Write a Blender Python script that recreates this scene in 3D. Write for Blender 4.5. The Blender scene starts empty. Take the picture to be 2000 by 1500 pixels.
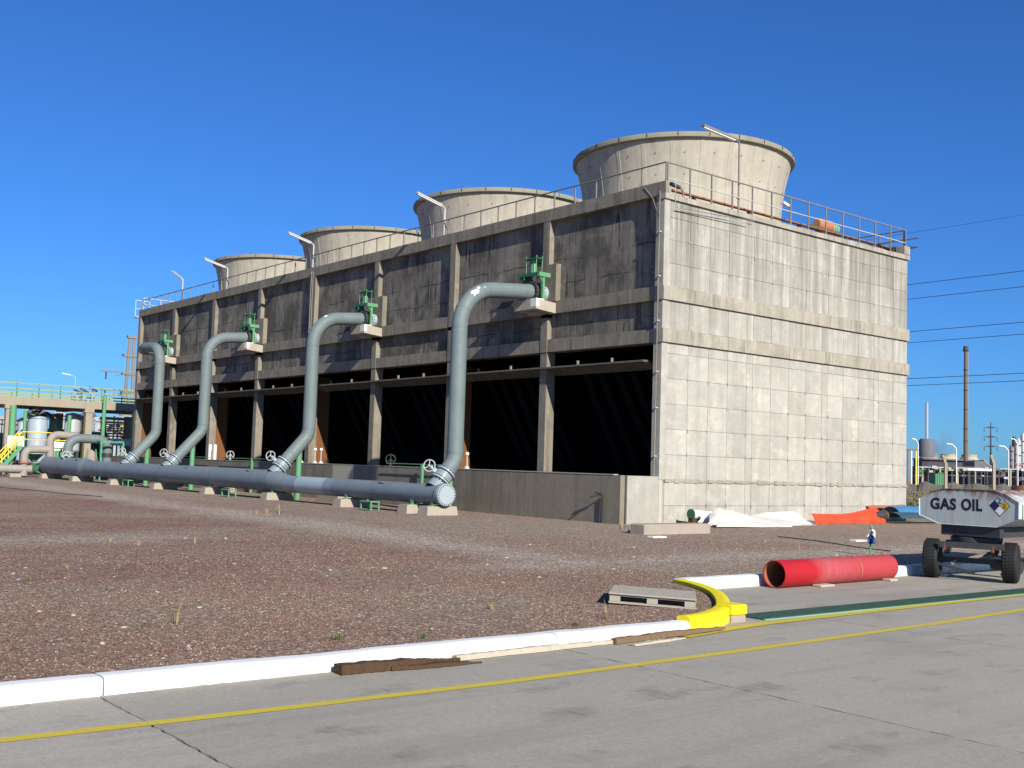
import bpy, math, random
import numpy as np
from mathutils import Vector, Matrix
random.seed(7); rng = np.random.default_rng(7)
R_ = math.radians
scene = bpy.context.scene
col = scene.collection

# ------------------------------------------------------------------ camera
CAM = Vector((25.1466, -26.5386, 1.749))
YAW, PITCH, ROLL, FPX = 0.8931, 0.0743, 0.0315, 2147.3
_f = Vector((-math.sin(YAW)*math.cos(PITCH), math.cos(YAW)*math.cos(PITCH), math.sin(PITCH)))
_r0 = Vector((math.cos(YAW), math.sin(YAW), 0)); _u0 = _r0.cross(_f)
_r = _r0*math.cos(ROLL) + _u0*math.sin(ROLL); _u = _u0*math.cos(ROLL) - _r0*math.sin(ROLL)
cd = bpy.data.cameras.new('camera'); cam = bpy.data.objects.new('camera', cd); col.objects.link(cam)
cam.matrix_world = Matrix(((_r.x, _u.x, -_f.x, CAM.x), (_r.y, _u.y, -_f.y, CAM.y), (_r.z, _u.z, -_f.z, CAM.z), (0, 0, 0, 1)))
cd.sensor_width = 36; cd.lens = FPX/2000*36; cd.clip_start = 0.1; cd.clip_end = 9000
scene.camera = cam

# ------------------------------------------------------------------ sky, sun, exposure
SUN = Vector((0.86, -0.19, 0.473)).normalized()
EL = math.asin(SUN.z); AZ = math.atan2(SUN.x, SUN.y)
w = bpy.data.worlds.new('World'); scene.world = w; w.use_nodes = True
nt = w.node_tree; nt.nodes.clear()
sky = nt.nodes.new('ShaderNodeTexSky'); sky.sky_type = 'NISHITA'; sky.sun_disc = False
sky.sun_elevation = EL; sky.sun_rotation = AZ; sky.altitude = 300; sky.air_density = 1.0; sky.dust_density = 0.45; sky.ozone_density = 3.0
tint = nt.nodes.new('ShaderNodeMix'); tint.data_type = 'RGBA'; tint.blend_type = 'MULTIPLY'; tint.inputs[0].default_value = 1.0; tint.inputs[7].default_value = (.28, .645, 1.20, 1)
bg = nt.nodes.new('ShaderNodeBackground'); bg.inputs['Strength'].default_value = 0.078
wo = nt.nodes.new('ShaderNodeOutputWorld')
nt.links.new(sky.outputs[0], tint.inputs[6]); nt.links.new(tint.outputs[2], bg.inputs['Color']); nt.links.new(bg.outputs[0], wo.inputs['Surface'])
sl = bpy.data.lights.new('sun', 'SUN'); sl.energy = 5.0; sl.angle = R_(0.53); sl.color = (1.0, 0.945, 0.82)
so = bpy.data.objects.new('sun', sl); col.objects.link(so); so.location = (40, -20, 40)
so.rotation_euler = (-SUN).to_track_quat('-Z', 'Y').to_euler()
vs = scene.view_settings; vs.view_transform = 'Standard'; vs.look = 'None'; vs.exposure = 0.46; vs.gamma = 1.0; vs.use_curve_mapping = False
scene.render.engine = 'CYCLES'
scene.cycles.max_bounces = 5; scene.cycles.diffuse_bounces = 3; scene.cycles.glossy_bounces = 3

# ------------------------------------------------------------------ helpers: measuring, meshes, naming
def ray(x, y): return _f + _r*((x-1000)/FPX) - _u*((y-750)/FPX)
def onz(x, y, z=0.0): d = ray(x, y); return CAM + d*((z-CAM.z)/d.z)
def ony(x, y, Y): d = ray(x, y); return CAM + d*((Y-CAM.y)/d.y)
def onx(x, y, X): d = ray(x, y); return CAM + d*((X-CAM.x)/d.x)
def far(x, y, D): return CAM + ray(x, y)*D

def fillet(pts, rad, n=7):
    pts = [Vector(p) for p in pts]; out = [pts[0]]
    for i in range(1, len(pts)-1):
        p, a, b = pts[i], pts[i-1], pts[i+1]
        r = rad[i-1] if isinstance(rad, (list, tuple)) else rad
        u = (a-p).normalized(); v = (b-p).normalized(); ang = u.angle(v)
        if r <= 0 or ang > 3.13: out.append(p); continue
        t = min(r/math.tan(ang/2), (a-p).length*.49, (b-p).length*.49); r = t*math.tan(ang/2)
        c = p + (u+v).normalized()*(r/math.sin(ang/2)); s = p+u*t-c; e = p+v*t-c
        tot = s.angle(e); ax = s.cross(e).normalized()
        for k in range(n+1): out.append(c + Matrix.Rotation(tot*k/n, 3, ax) @ s)
    out.append(pts[-1]); return out

class MB:
    def __init__(s): s.v = []; s.f = []
    def add(s, v, f):
        o = len(s.v); s.v += [tuple(p) for p in v]; s.f += [tuple(i+o for i in q) for q in f]; return s
    def box(s, x0, x1, y0, y1, z0, z1, M=None):
        x0, x1 = sorted((x0, x1)); y0, y1 = sorted((y0, y1)); z0, z1 = sorted((z0, z1))
        v = [Vector(p) for p in ((x0,y0,z0),(x1,y0,z0),(x1,y1,z0),(x0,y1,z0),(x0,y0,z1),(x1,y0,z1),(x1,y1,z1),(x0,y1,z1))]
        if M: v = [M @ p for p in v]
        return s.add(v, ((0,3,2,1),(4,5,6,7),(0,1,5,4),(1,2,6,5),(2,3,7,6),(3,0,4,7)))
    def bbox(s, x0, x1, y0, y1, z0, z1, b=.02, M=None):   # chamfered box (vertical + top edges)
        x0, x1 = sorted((x0, x1)); y0, y1 = sorted((y0, y1)); z0, z1 = sorted((z0, z1))
        def ring(i, z): return [(x0+i+b,y0+i,z),(x1-i-b,y0+i,z),(x1-i,y0+i+b,z),(x1-i,y1-i-b,z),(x1-i-b,y1-i,z),(x0+i+b,y1-i,z),(x0+i,y1-i-b,z),(x0+i,y0+i+b,z)]
        v = [Vector(p) for p in ring(b, z0)+ring(0, z0+b)+ring(0, z1-b)+ring(b, z1)]
        if M: v = [M @ p for p in v]
        f = [tuple(reversed(range(8))), tuple(range(24, 32))]
        for k in range(3):
            for i in range(8): j = (i+1) % 8; f.append((k*8+i, k*8+j, k*8+8+j, k*8+8+i))
        return s.add(v, f)
    def bar(s, p0, p1, wx, wz, up=(0,0,1)):
        p0 = Vector(p0); p1 = Vector(p1); d = (p1-p0); L = d.length; d.normalize()
        x = d.cross(Vector(up)); x = x if x.length > 1e-4 else d.cross(Vector((1,0,0))); x.normalize(); z = x.cross(d)
        M = Matrix((( x.x, d.x, z.x, p0.x), (x.y, d.y, z.y, p0.y), (x.z, d.z, z.z, p0.z), (0,0,0,1)))
        return s.box(-wx/2, wx/2, 0, L, -wz/2, wz/2, M)
    def tube(s, pts, r, n=12, cap=True):
        pts = [Vector(p) for p in pts]; m = len(pts); rr = r if isinstance(r, (list, tuple)) else [r]*m
        T = []
        for i in range(m):
            a = pts[max(i-1, 0)]; b = pts[min(i+1, m-1)]; T.append((b-a).normalized())
        ref = Vector((0,0,1)) if abs(T[0].z) < .9 else Vector((1,0,0))
        N = (ref - T[0]*ref.dot(T[0])).normalized(); v = []; f = []
        for i in range(m):
            if i: N = (N - T[i]*N.dot(T[i])).normalized()
            B = T[i].cross(N)
            for k in range(n):
                a = 2*math.pi*k/n; v.append(pts[i] + (N*math.cos(a)+B*math.sin(a))*rr[i])
        for i in range(m-1):
            for k in range(n):
                j = (k+1) % n; f.append((i*n+k, i*n+j, (i+1)*n+j, (i+1)*n+k))
        if cap: f.append(tuple(reversed(range(n)))); f.append(tuple(range((m-1)*n, m*n)))
        return s.add(v, f)
    def cyl(s, p0, p1, r0, r1=None, n=16): return s.tube([p0, p1], [r0, r0 if r1 is None else r1], n)
    def lathe(s, prof, c=(0,0,0), n=48, close=True):
        v = []; f = []; m = len(prof)
        for r, z in prof:
            for k in range(n): a = 2*math.pi*k/n; v.append((c[0]+r*math.cos(a), c[1]+r*math.sin(a), c[2]+z))
        for i in range(m if close else m-1):
            ii = (i+1) % m
            for k in range(n): j = (k+1) % n; f.append((i*n+k, i*n+j, ii*n+j, ii*n+k))
        return s.add(v, f)
    def torus(s, c, axis, R, r, n=24, m=8):
        ax = Vector(axis).normalized(); a = ax.cross(Vector((0,0,1))); a = a if a.length > .01 else Vector((1,0,0)); a.normalize(); b = ax.cross(a)
        v = []; f = []
        for i in range(n):
            t = 2*math.pi*i/n; d = a*math.cos(t)+b*math.sin(t)
            for k in range(m): q = 2*math.pi*k/m; v.append(Vector(c)+d*(R+r*math.cos(q))+ax*(r*math.sin(q)))
        for i in range(n):
            for k in range(m): f.append((i*m+k, i*m+(k+1) % m, ((i+1) % n)*m+(k+1) % m, ((i+1) % n)*m+k))
        return s.add(v, f)
    def prism(s, poly, axis_vec):     # closed polygon (3D points) extruded
        a = Vector(axis_vec); p = [Vector(q) for q in poly]; n = len(p)
        v = p + [q+a for q in p]; f = [tuple(reversed(range(n))), tuple(range(n, 2*n))]
        for i in range(n): j = (i+1) % n; f.append((i, j, n+j, n+i))
        return s.add(v, f)
    def sphere(s, c, r, n=12, sc=(1,1,1)):
        v = []; f = []; c = Vector(c); m = n//2
        for i in range(1, m):
            t = math.pi*i/m
            for k in range(n): a = 2*math.pi*k/n; v.append((c.x+sc[0]*r*math.sin(t)*math.cos(a), c.y+sc[1]*r*math.sin(t)*math.sin(a), c.z+sc[2]*r*math.cos(t)))
        v += [(c.x, c.y, c.z+r*sc[2]), (c.x, c.y, c.z-r*sc[2])]; T = len(v)-2
        for i in range(m-2):
            for k in range(n): j = (k+1) % n; f.append((i*n+k, (i+1)*n+k, (i+1)*n+j, i*n+j))
        for k in range(n): j = (k+1) % n; f.append((T, k, j)); f.append((T+1, (m-2)*n+j, (m-2)*n+k))
        return s.add(v, f)
    def mesh(s, name, m, smooth=False, off=(0,0,0)):
        me = bpy.data.meshes.new(name); o = Vector(off)
        me.from_pydata([(p[0]-o.x, p[1]-o.y, p[2]-o.z) for p in s.v], [], s.f); me.update()
        if m: me.materials.append(m)
        if smooth:
            me.polygons.foreach_set('use_smooth', [True]*len(me.polygons))
            try: me.set_sharp_from_angle(angle=R_(38))
            except Exception: pass
        return me
    def build(s, name, m, parent=None, smooth=False, local=False):
        off = Vector((0,0,0))
        if not local:
            p = parent
            while p is not None: off += p.location; p = p.parent
        o = bpy.data.objects.new(name, s.mesh(name, m, smooth, off)); col.objects.link(o)
        if parent: o.parent = parent
        return o
def obj(name, me, parent=None, loc=(0,0,0)):
    o = bpy.data.objects.new(name, me); col.objects.link(o); o.location = loc
    if parent: o.parent = parent
    return o
def tag(o, label=None, cat=None, group=None, kind=None):
    if label: o['label'] = label
    if cat: o['category'] = cat
    if group: o['group'] = group
    if kind: o['kind'] = kind
    return o
def thing(name, loc, label, cat, group=None, rz=0):
    o = bpy.data.objects.new(name, None); col.objects.link(o); o.location = loc; o.rotation_euler = (0,0,rz); o.empty_display_size = .2
    return tag(o, label, cat, group)
def copy_tree(o, parent=None):
    c = o.copy(); col.objects.link(c); c.parent = parent
    for ch in list(o.children): copy_tree(ch, c)
    return c
ORD = ['first','second','third','fourth','fifth','sixth','seventh','eighth','ninth','tenth','eleventh','twelfth']

# ------------------------------------------------------------------ materials
class NT:
    def __init__(s, name):
        s.m = bpy.data.materials.new(name); s.m.use_nodes = True; s.t = s.m.node_tree; s.t.nodes.clear()
        s.out = s.t.nodes.new('ShaderNodeOutputMaterial'); s.b = s.t.nodes.new('ShaderNodeBsdfPrincipled')
        s.t.links.new(s.b.outputs[0], s.out.inputs['Surface'])
    def n(s, typ, **k):
        x = s.t.nodes.new(typ)
        for a, b in k.items(): setattr(x, a, b)
        return x
    def l(s, a, b): s.t.links.new(a, b)
    def pos(s, sc=(1,1,1), obj_space=False):
        mp = s.n('ShaderNodeMapping'); mp.inputs['Scale'].default_value = sc
        if obj_space: s.l(s.n('ShaderNodeTexCoord').outputs['Object'], mp.inputs[0])
        else: s.l(s.n('ShaderNodeNewGeometry').outputs['Position'], mp.inputs[0])
        return mp.outputs[0]
    def noise(s, scale=1, detail=6, sc=(1,1,1), rough=.6, obj_space=False):
        x = s.n('ShaderNodeTexNoise'); x.inputs['Scale'].default_value = scale; x.inputs['Detail'].default_value = detail; x.inputs['Roughness'].default_value = rough
        s.l(s.pos(sc, obj_space), x.inputs['Vector']); return x.outputs['Fac']
    def ramp(s, fac, stops):
        x = s.n('ShaderNodeValToRGB'); e = x.color_ramp.elements
        while len(e) < len(stops): e.new(.5)
        for i, (p, c) in enumerate(stops):
            e[i].position = p; e[i].color = (c, c, c, 1) if isinstance(c, (int, float)) else (*c, 1)
        s.l(fac, x.inputs[0]); return x.outputs[0]
    def mix(s, fac, a, b, mode='MIX'):
        x = s.n('ShaderNodeMix', data_type='RGBA', blend_type=mode)
        for v, i in ((fac, 0), (a, 6), (b, 7)):
            if isinstance(v, (int, float)): x.inputs[i].default_value = v if i == 0 else (v, v, v, 1)
            elif isinstance(v, tuple): x.inputs[i].default_value = (*v, 1)
            else: s.l(v, x.inputs[i])
        return x.outputs[2]
    def math(s, op, a, b=0.0):
        x = s.n('ShaderNodeMath', operation=op)
        for v, i in ((a, 0), (b, 1)):
            if isinstance(v, (int, float)): x.inputs[i].default_value = v
            else: s.l(v, x.inputs[i])
        return x.outputs[0]
    def bump(s, h, strength=.3, dist=.02):
        x = s.n('ShaderNodeBump'); x.inputs['Strength'].default_value = strength; x.inputs['Distance'].default_value = dist
        s.l(h, x.inputs['Height']); s.l(x.outputs[0], s.b.inputs['Normal'])
    def fin(s, colr, rough=.8, metal=0.0, spec=.3):
        if isinstance(colr, tuple): s.b.inputs['Base Color'].default_value = (*colr, 1)
        else: s.l(colr, s.b.inputs['Base Color'])
        if isinstance(rough, (int, float)): s.b.inputs['Roughness'].default_value = rough
        else: s.l(rough, s.b.inputs['Roughness'])
        s.b.inputs['Metallic'].default_value = metal; s.b.inputs['Specular IOR Level'].default_value = spec
        return s.m

def concrete(name, a, b, stain=(.10,.09,.075), streak=.5, blotch=.5, per_obj=0.0, drip=0.0, bumpd=.012, top=0.0, mott=0.0, crack=0, field=0.0):
    n = NT(name)
    c = n.mix(n.noise(.55, 7), a, b)
    c = n.mix(n.math('MULTIPLY', n.ramp(n.noise(9, 8), [(.35, 0), (.75, 1)]), .35), c, tuple(x*.72 for x in a))
    st = n.ramp(n.noise(1, 7, (2.6, 2.6, .16), .65), [(.47, 0), (.72, 1)])
    c = n.mix(n.math('MULTIPLY', st, streak), c, stain)
    bl = n.ramp(n.noise(.3, 8, (1,1,1.6), .7), [(.5, 0), (.7, 1)])
    c = n.mix(n.math('MULTIPLY', bl, blotch), c, tuple(x*1.25 for x in stain))
    if mott:
        c = n.mix(n.math('MULTIPLY', n.ramp(n.noise(1.9, 8, (1,1,1), .72), [(.42, 0), (.62, 1)]), mott), c, tuple(x*.66 for x in a))
        c = n.mix(n.math('MULTIPLY', n.ramp(n.noise(1.3, 7, (1,1,1.3), .6), [(.55, 0), (.66, 1)]), mott*.7), c, tuple(min(1, x*1.22) for x in a))
        c = n.mix(n.math('MULTIPLY', n.ramp(n.noise(20, 5), [(.66, 0), (.72, 1)]), .5), c, stain)
    if top:      # rain streaks running down from the coping
        sp = n.n('ShaderNodeSeparateXYZ'); n.l(n.n('ShaderNodeNewGeometry').outputs['Position'], sp.inputs[0])
        zz = n.ramp(n.math('DIVIDE', sp.outputs[2], 11.0), [(.45, .1), (.70, .55), (.98, 1)])
        s2 = n.ramp(n.noise(1, 8, (2.6, 2.6, .14), .72), [(.38, 0), (.60, 1)])
        c = n.mix(n.math('MULTIPLY', n.math('MULTIPLY', zz, s2), top), c, (.19,.178,.15))
        s3 = n.ramp(n.noise(1, 6, (5, 5, .12), .7), [(.58, 0), (.68, 1)])
        c = n.mix(n.math('MULTIPLY', n.math('MULTIPLY', zz, s3), .5), c, (.66,.63,.57))
    if drip:
        dr = n.math('MULTIPLY', n.ramp(n.noise(1, 5, (7, 7, .55), .7), [(.55, 0), (.64, 1)]), n.ramp(n.noise(.45, 3), [(.42, 0), (.6, 1)]))
        c = n.mix(n.math('MULTIPLY', dr, drip), c, (.03, .028, .026))
        d2 = n.math('MULTIPLY', n.ramp(n.noise(1, 6, (3.2, 3.2, .35), .75), [(.54, 0), (.60, 1)]), n.ramp(n.noise(.7, 4), [(.40, 0), (.55, 1)]))
        c = n.mix(n.math('MULTIPLY', d2, drip*.7), c, (.038, .035, .032))
    if per_obj:
        oi = n.n('ShaderNodeObjectInfo'); c = n.mix(1.0, c, n.ramp(oi.outputs['Random'], [(0, 1-per_obj), (1, 1+per_obj*.25)]), 'MULTIPLY')
    if field:    # damp algae fields between the pilasters
        c = n.mix(n.math('MULTIPLY', n.ramp(n.noise(.42, 8, (1, 1, .9), .68), [(.46, 0), (.58, 1)]), field), c, (.065,.058,.048))
    if crack:
        sp = n.n('ShaderNodeSeparateXYZ'); n.l(n.n('ShaderNodeNewGeometry').outputs['Position'], sp.inputs[0])
        wv = n.math('ADD', sp.outputs[2], n.math('MULTIPLY', n.math('SUBTRACT', n.noise(.9, 5), .5), .35))
        cr = 0.0
        for zc in (9.45, 8.55, 6.95):
            l_ = n.ramp(n.math('ABSOLUTE', n.math('SUBTRACT', wv, zc)), [(.008, 1), (.03, 0)]); cr = l_ if cr == 0.0 else n.math('MAXIMUM', cr, l_)
        cr = n.math('MULTIPLY', cr, n.ramp(n.noise(.8, 4), [(.42, 0), (.55, 1)]))
        c = n.mix(n.math('MULTIPLY', cr, .85), c, (.02,.018,.015))
        xb = n.math('ABSOLUTE', n.math('SUBTRACT', n.math('FRACT', n.math('MULTIPLY', sp.outputs[0], .98)), .5))
        c = n.mix(n.math('MULTIPLY', n.ramp(xb, [(.006, .55), (.014, 0)]), n.ramp(n.noise(1.2, 4), [(.4, 0), (.6, 1)])), c, (.05,.045,.038))
    n.bump(n.math('ADD', n.noise(30, 6), n.math('MULTIPLY', n.noise(4, 6), 1.5)), .5, bumpd)
    return n.fin(c, .92, 0, .2)
def paint(name, c, rough=.45, wear=.0, wearc=(.25,.12,.06), var=.12, scale=3.0, bumpy=.0, dirt=.25):
    n = NT(name)
    k = n.mix(n.noise(scale, 6), tuple(x*(1-var) for x in c), tuple(min(1, x*(1+var)) for x in c))
    if dirt: k = n.mix(n.math('MULTIPLY', n.ramp(n.noise(1.7, 8, (1,1,.5), .7), [(.45, 0), (.75, 1)]), dirt), k, tuple(x*.45+.03 for x in c))
    if wear: k = n.mix(n.math('MULTIPLY', n.ramp(n.noise(6, 9, (1,1,1), .7), [(.56, 0), (.63, 1)]), wear), k, wearc)
    r = n.ramp(n.noise(8, 4), [(.3, max(rough-.1, .05)), (.7, min(rough+.12, 1))])
    if bumpy: n.bump(n.noise(14, 5), bumpy, .01)
    return n.fin(k, r, 0, .4)
def plain(name, c, rough=.7, metal=0.0): return NT(name).fin(c, rough, metal)

M = {}
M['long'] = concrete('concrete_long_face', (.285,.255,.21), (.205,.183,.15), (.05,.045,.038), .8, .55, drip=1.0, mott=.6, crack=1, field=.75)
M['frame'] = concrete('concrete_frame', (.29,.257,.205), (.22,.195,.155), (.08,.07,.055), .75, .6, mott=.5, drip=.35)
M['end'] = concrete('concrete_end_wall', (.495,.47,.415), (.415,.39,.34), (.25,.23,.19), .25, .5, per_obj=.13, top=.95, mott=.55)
M['end_joint'] = concrete('end_wall_joint', (.38,.34,.285), (.31,.28,.235), (.16,.14,.115), .5, .5)
M['endband'] = concrete('concrete_band', (.42,.38,.31), (.33,.30,.245), (.16,.145,.11), .75, .5, drip=.4, mott=.4)
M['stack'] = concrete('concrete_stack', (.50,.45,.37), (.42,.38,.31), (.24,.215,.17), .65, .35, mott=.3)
M['rim'] = concrete('concrete_rim', (.29,.27,.20), (.24,.22,.17), (.12,.11,.08), .3, .4)
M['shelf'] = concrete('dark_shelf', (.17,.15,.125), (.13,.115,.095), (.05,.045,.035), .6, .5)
M['slat'] = NT('shade_black_slat').fin((.012,.012,.0125), .95, 0, .0)  # board colour near black, with the shade of the bays put in
M['basin'] = concrete('concrete_basin', (.27,.235,.18), (.215,.185,.14), (.10,.085,.06), .6, .5, mott=.3)
M['patch'] = concrete('concrete_patch', (.46,.41,.33), (.42,.38,.3), (.3,.26,.2), .3, .3)
M['block'] = concrete('concrete_block', (.40,.34,.275), (.32,.275,.225), (.24,.2,.16), .4, .4)
M['corbel'] = concrete('concrete_corbel', (.48,.42,.35), (.39,.34,.285), (.25,.2,.16), .6, .45, mott=.4)
M['whitewash'] = paint('white_paint_splash', (.75,.74,.72), .7, .3, (.5,.42,.36), .05)
M['inside'] = NT('shade_black_interior').fin((.004,.004,.0045), 1.0, 0, 0.0)  # near-black colour carries the shade inside the tower
M['joint'] = plain('dark_joint', (.03,.026,.022), .95)
M['timber_rust'] = paint('wet_brown_timber', (.17,.062,.018), .75, .5, (.12,.06,.03), .3, 2.0)
M['pipe'] = paint('grey_green_pipe_paint', (.14,.176,.180), .6, .06, (.30,.34,.33), .10, 1.5, 0, .45)
M['pipe_light'] = paint('pale_pipe_paint', (.33,.39,.42), .4, 0, var=.06)
M['pipe_mid'] = paint('mid_pipe_paint', (.20,.245,.275), .42, 0, var=.06)
M['header'] = paint('blue_grey_header_paint', (.165,.195,.218), .62, .06, (.25,.28,.30), .12, 1.2, 0, .5)
M['old_pipe'] = paint('weathered_brown_grey_pipe', (.30,.265,.235), .7, .5, (.28,.13,.05), .2, 2.5)
M['green'] = paint('green_enamel', (.105,.29,.145), .45, .08, (.08,.2,.09), .12)
M['dgreen'] = paint('dark_green_enamel', (.025,.125,.06), .5, .1, (.1,.12,.08), .15)
M['teal'] = paint('teal_green_enamel', (.06,.30,.19), .45, 0)
M['yellow'] = paint('safety_yellow_enamel', (.80,.60,.03), .5, .1, (.4,.3,.1))
M['olive'] = paint('faded_olive_green_enamel', (.27,.33,.17), .6, .1, (.2,.15,.08), .1)
M['white'] = paint('white_enamel', (.80,.80,.78), .5, 0, var=.04, dirt=.12)
M['galv'] = paint('galvanised_steel', (.42,.42,.42), .55, .15, (.3,.25,.2), .1)
M['rail'] = paint('rail_steel', (.20,.185,.17), .6, .25, (.25,.14,.08), .2)
M['rail_light'] = paint('pale_rail_steel', (.5,.48,.45), .55, .2, (.3,.2,.13), .12)
M['rust'] = paint('rusty_steel', (.27,.11,.05), .85, .6, (.14,.06,.035), .3, 5)
M['orange_rust'] = paint('orange_primer', (.42,.16,.08), .7, .3, (.2,.08,.04))
M['black'] = plain('black_rubber', (.018,.018,.018), .75)
M['ink'] = plain('black_lettering', (.014,.014,.022), .6)
M['steel'] = paint('dark_steel', (.034,.037,.04), .6, .35, (.09,.045,.025), .25, 5)
M['far_conc'] = concrete('far_concrete', (.36,.31,.24), (.30,.26,.20), (.25,.2,.15), .4, .3)
M['pole_conc'] = concrete('grey_pole_concrete', (.24,.23,.22), (.19,.185,.18), (.12,.11,.1), .4, .3)
M['far_dark'] = plain('far_dark_steel', (.06,.06,.075), .8)
M['far_grey'] = paint('far_grey_sheet', (.13,.13,.155), .8, 0)
M['far_tan'] = paint('far_tan_sheet', (.42,.36,.24), .8, 0)
M['tank'] = paint('pale_blue_tank', (.33,.39,.48), .5, .05, (.4,.4,.4))
M['silver'] = paint('silver_vessel', (.36,.38,.39), .4, .05, (.4,.4,.4))
M['lamp_white'] = plain('lamp_diffuser', (.75,.75,.72), .4)
M['glassy'] = plain('dark_glass', (.03,.04,.05), .15)

# gravel ground
def gravel_mat():
    n = NT('red_brown_gravel')
    big = n.noise(.10, 6, (1, .55, 1), .6)
    c = n.mix(n.ramp(n.noise(.8, 8), [(.3, 0), (.7, 1)]), (.225,.128,.096), (.295,.188,.145))
    c = n.mix(n.ramp(big, [(.44, 0), (.60, .95)]), c, (.31,.24,.172))
    c = n.mix(n.math('MULTIPLY', n.ramp(n.noise(.23, 7, (.6, 1.3, 1), .65), [(.55, 0), (.66, 1)]), .7), c, (.33,.245,.155))
    # compacted wheel track crossing the yard, parallel to the tower
    sp = n.n('ShaderNodeSeparateXYZ'); n.l(n.n('ShaderNodeNewGeometry').outputs['Position'], sp.inputs[0])
    X_, Y_ = sp.outputs[0], sp.outputs[1]
    w1 = n.math('MULTIPLY', n.math('SUBTRACT', n.noise(.22, 5), .5), 2.6); w2 = n.math('MULTIPLY', n.math('SUBTRACT', n.noise(.5, 6), .5), 1.6)
    # the strip beside the tower is dustier
    zone = n.ramp(n.math('MULTIPLY', n.math('ADD', n.math('ADD', Y_, 14.0), n.math('ADD', w1, w2)), .1), [(.15, 0), (.55, .62)])
    c = n.mix(zone, c, (.325,.258,.200))
    d1 = n.math('ABSOLUTE', n.math('ADD', n.math('ADD', n.math('ADD', Y_, 12.0), n.math('MULTIPLY', X_, .055)), w1))
    d1 = n.math('ADD', d1, n.math('MULTIPLY', n.math('MAXIMUM', n.math('SUBTRACT', X_, 9.0), 0.0), .8))
    d2 = n.math('ABSOLUTE', n.math('ADD', n.math('SUBTRACT', X_, 10.1), w2)); d2 = n.math('ADD', d2, n.math('MULTIPLY', n.math('MAXIMUM', n.math('SUBTRACT', -14.0, Y_), 0.0), .8))
    d3 = n.math('ABSOLUTE', n.math('ADD', n.math('SUBTRACT', X_, 2.6), n.math('MULTIPLY', w1, .8))); d3 = n.math('ADD', d3, n.math('MULTIPLY', n.math('MAXIMUM', n.math('ADD', Y_, 18.0), 0.0), .7))
    for d_, k_ in ((d1, .8), (d2, .7), (d3, .5)):
        m = n.ramp(n.math('MULTIPLY', d_, .5), [(0, k_), (.35, k_*.7), (.9, 0)])
        c = n.mix(n.math('MULTIPLY', m, n.ramp(n.noise(2.2, 7, (1,1,1), .7), [(.3, .4), (.6, 1)])), c, (.46,.39,.325))
    vo = n.n('ShaderNodeTexVoronoi'); vo.inputs['Scale'].default_value = 26; n.l(n.pos(), vo.inputs['Vector'])
    sx = n.n('ShaderNodeSeparateColor'); n.l(vo.outputs['Color'], sx.inputs[0])
    c = n.mix(1.0, c, n.ramp(sx.outputs[0], [(0, .55), (.55, 1.0), (.9, 1.3), (.97, 2.1)]), 'MULTIPLY')
    v2 = n.n('ShaderNodeTexVoronoi'); v2.inputs['Scale'].default_value = 6; n.l(n.pos(), v2.inputs['Vector'])
    s2 = n.n('ShaderNodeSeparateColor'); n.l(v2.outputs['Color'], s2.inputs[0])
    c = n.mix(n.math('MULTIPLY', n.ramp(s2.outputs[1], [(.93, 0), (.95, 1)]), n.ramp(v2.outputs['Distance'], [(.16, .8), (.3, 0)])), c, (.46,.40,.34))
    n.bump(n.math('ADD', n.math('MULTIPLY', vo.outputs['Distance'], -1.2), n.noise(60, 4)), .9, .03)
    return n.fin(c, .95, 0, .15)
M['gravel'] = gravel_mat()
def pebble_mat():
    n = NT('gravel_pebbles'); a = n.n('ShaderNodeAttribute', attribute_name='tone'); return n.fin(a.outputs['Color'], .9, 0, .2)
M['pebble'] = pebble_mat()
def road_mat():
    n = NT('worn_concrete_paving')
    c = n.mix(n.noise(.5, 7), (.35,.318,.258), (.425,.388,.318))
    c = n.mix(n.math('MULTIPLY', n.ramp(n.noise(42, 6, (1,1,1), .75), [(.38, 0), (.66, 1)]), .55), c, (.225,.205,.17))
    c = n.mix(n.math('MULTIPLY', n.ramp(n.noise(16, 7, (1,1,1), .7), [(.5, 0), (.7, 1)]), .3), c, (.50,.465,.40))
    c = n.mix(n.math('MULTIPLY', n.ramp(n.noise(1, 7, (1.9,.16,1), .65), [(.5, 0), (.66, 1)]), .35), c, (.21,.195,.17))
    c = n.mix(n.math('MULTIPLY', n.ramp(n.noise(.9, 7, (1.2,.55,1), .6), [(.52, 0), (.72, 1)]), .4), c, (.235,.225,.205))
    sm = n.math('MULTIPLY', n.ramp(n.noise(1.5, 4, (1.3,.7,1), .55), [(.575, 0), (.68, 1)]), n.ramp(n.noise(6, 8, (.35,4,1), .75), [(.34, 0), (.64, 1)]))
    c = n.mix(n.math('MULTIPLY', sm, .62), c, (.12,.118,.115))
    c = n.mix(n.ramp(n.noise(70, 2), [(.735, 0), (.76, .5)]), c, (.08,.07,.06))
    oi = n.n('ShaderNodeObjectInfo'); c = n.mix(1.0, c, n.ramp(oi.outputs['Random'], [(0, .93), (1, 1.04)]), 'MULTIPLY')
    n.bump(n.math('ADD', n.noise(90, 5), n.noise(9, 5)), .35, .008)
    return n.fin(c, .88, 0, .25)
M['road'] = road_mat()
def line_paint(name, c, gap=.35):
    n = NT(name)
    k = n.mix(n.noise(5, 7), tuple(x*.85 for x in c), c)
    k = n.mix(n.math('MULTIPLY', n.ramp(n.noise(22, 8, (1,1,1), .75), [(.5, 0), (.66, 1)]), gap), k, (.30,.28,.2))
    return n.fin(k, .75, 0, .25)
M['yline'] = line_paint('worn_yellow_line', (.60,.46,.035), .55)
M['gline'] = line_paint('dark_green_paint', (.022,.078,.05), .3)
M['glight'] = line_paint('pale_green_paint', (.22,.42,.27), .3)  # on the apron lip this paler tone stands in for sunlight
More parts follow.
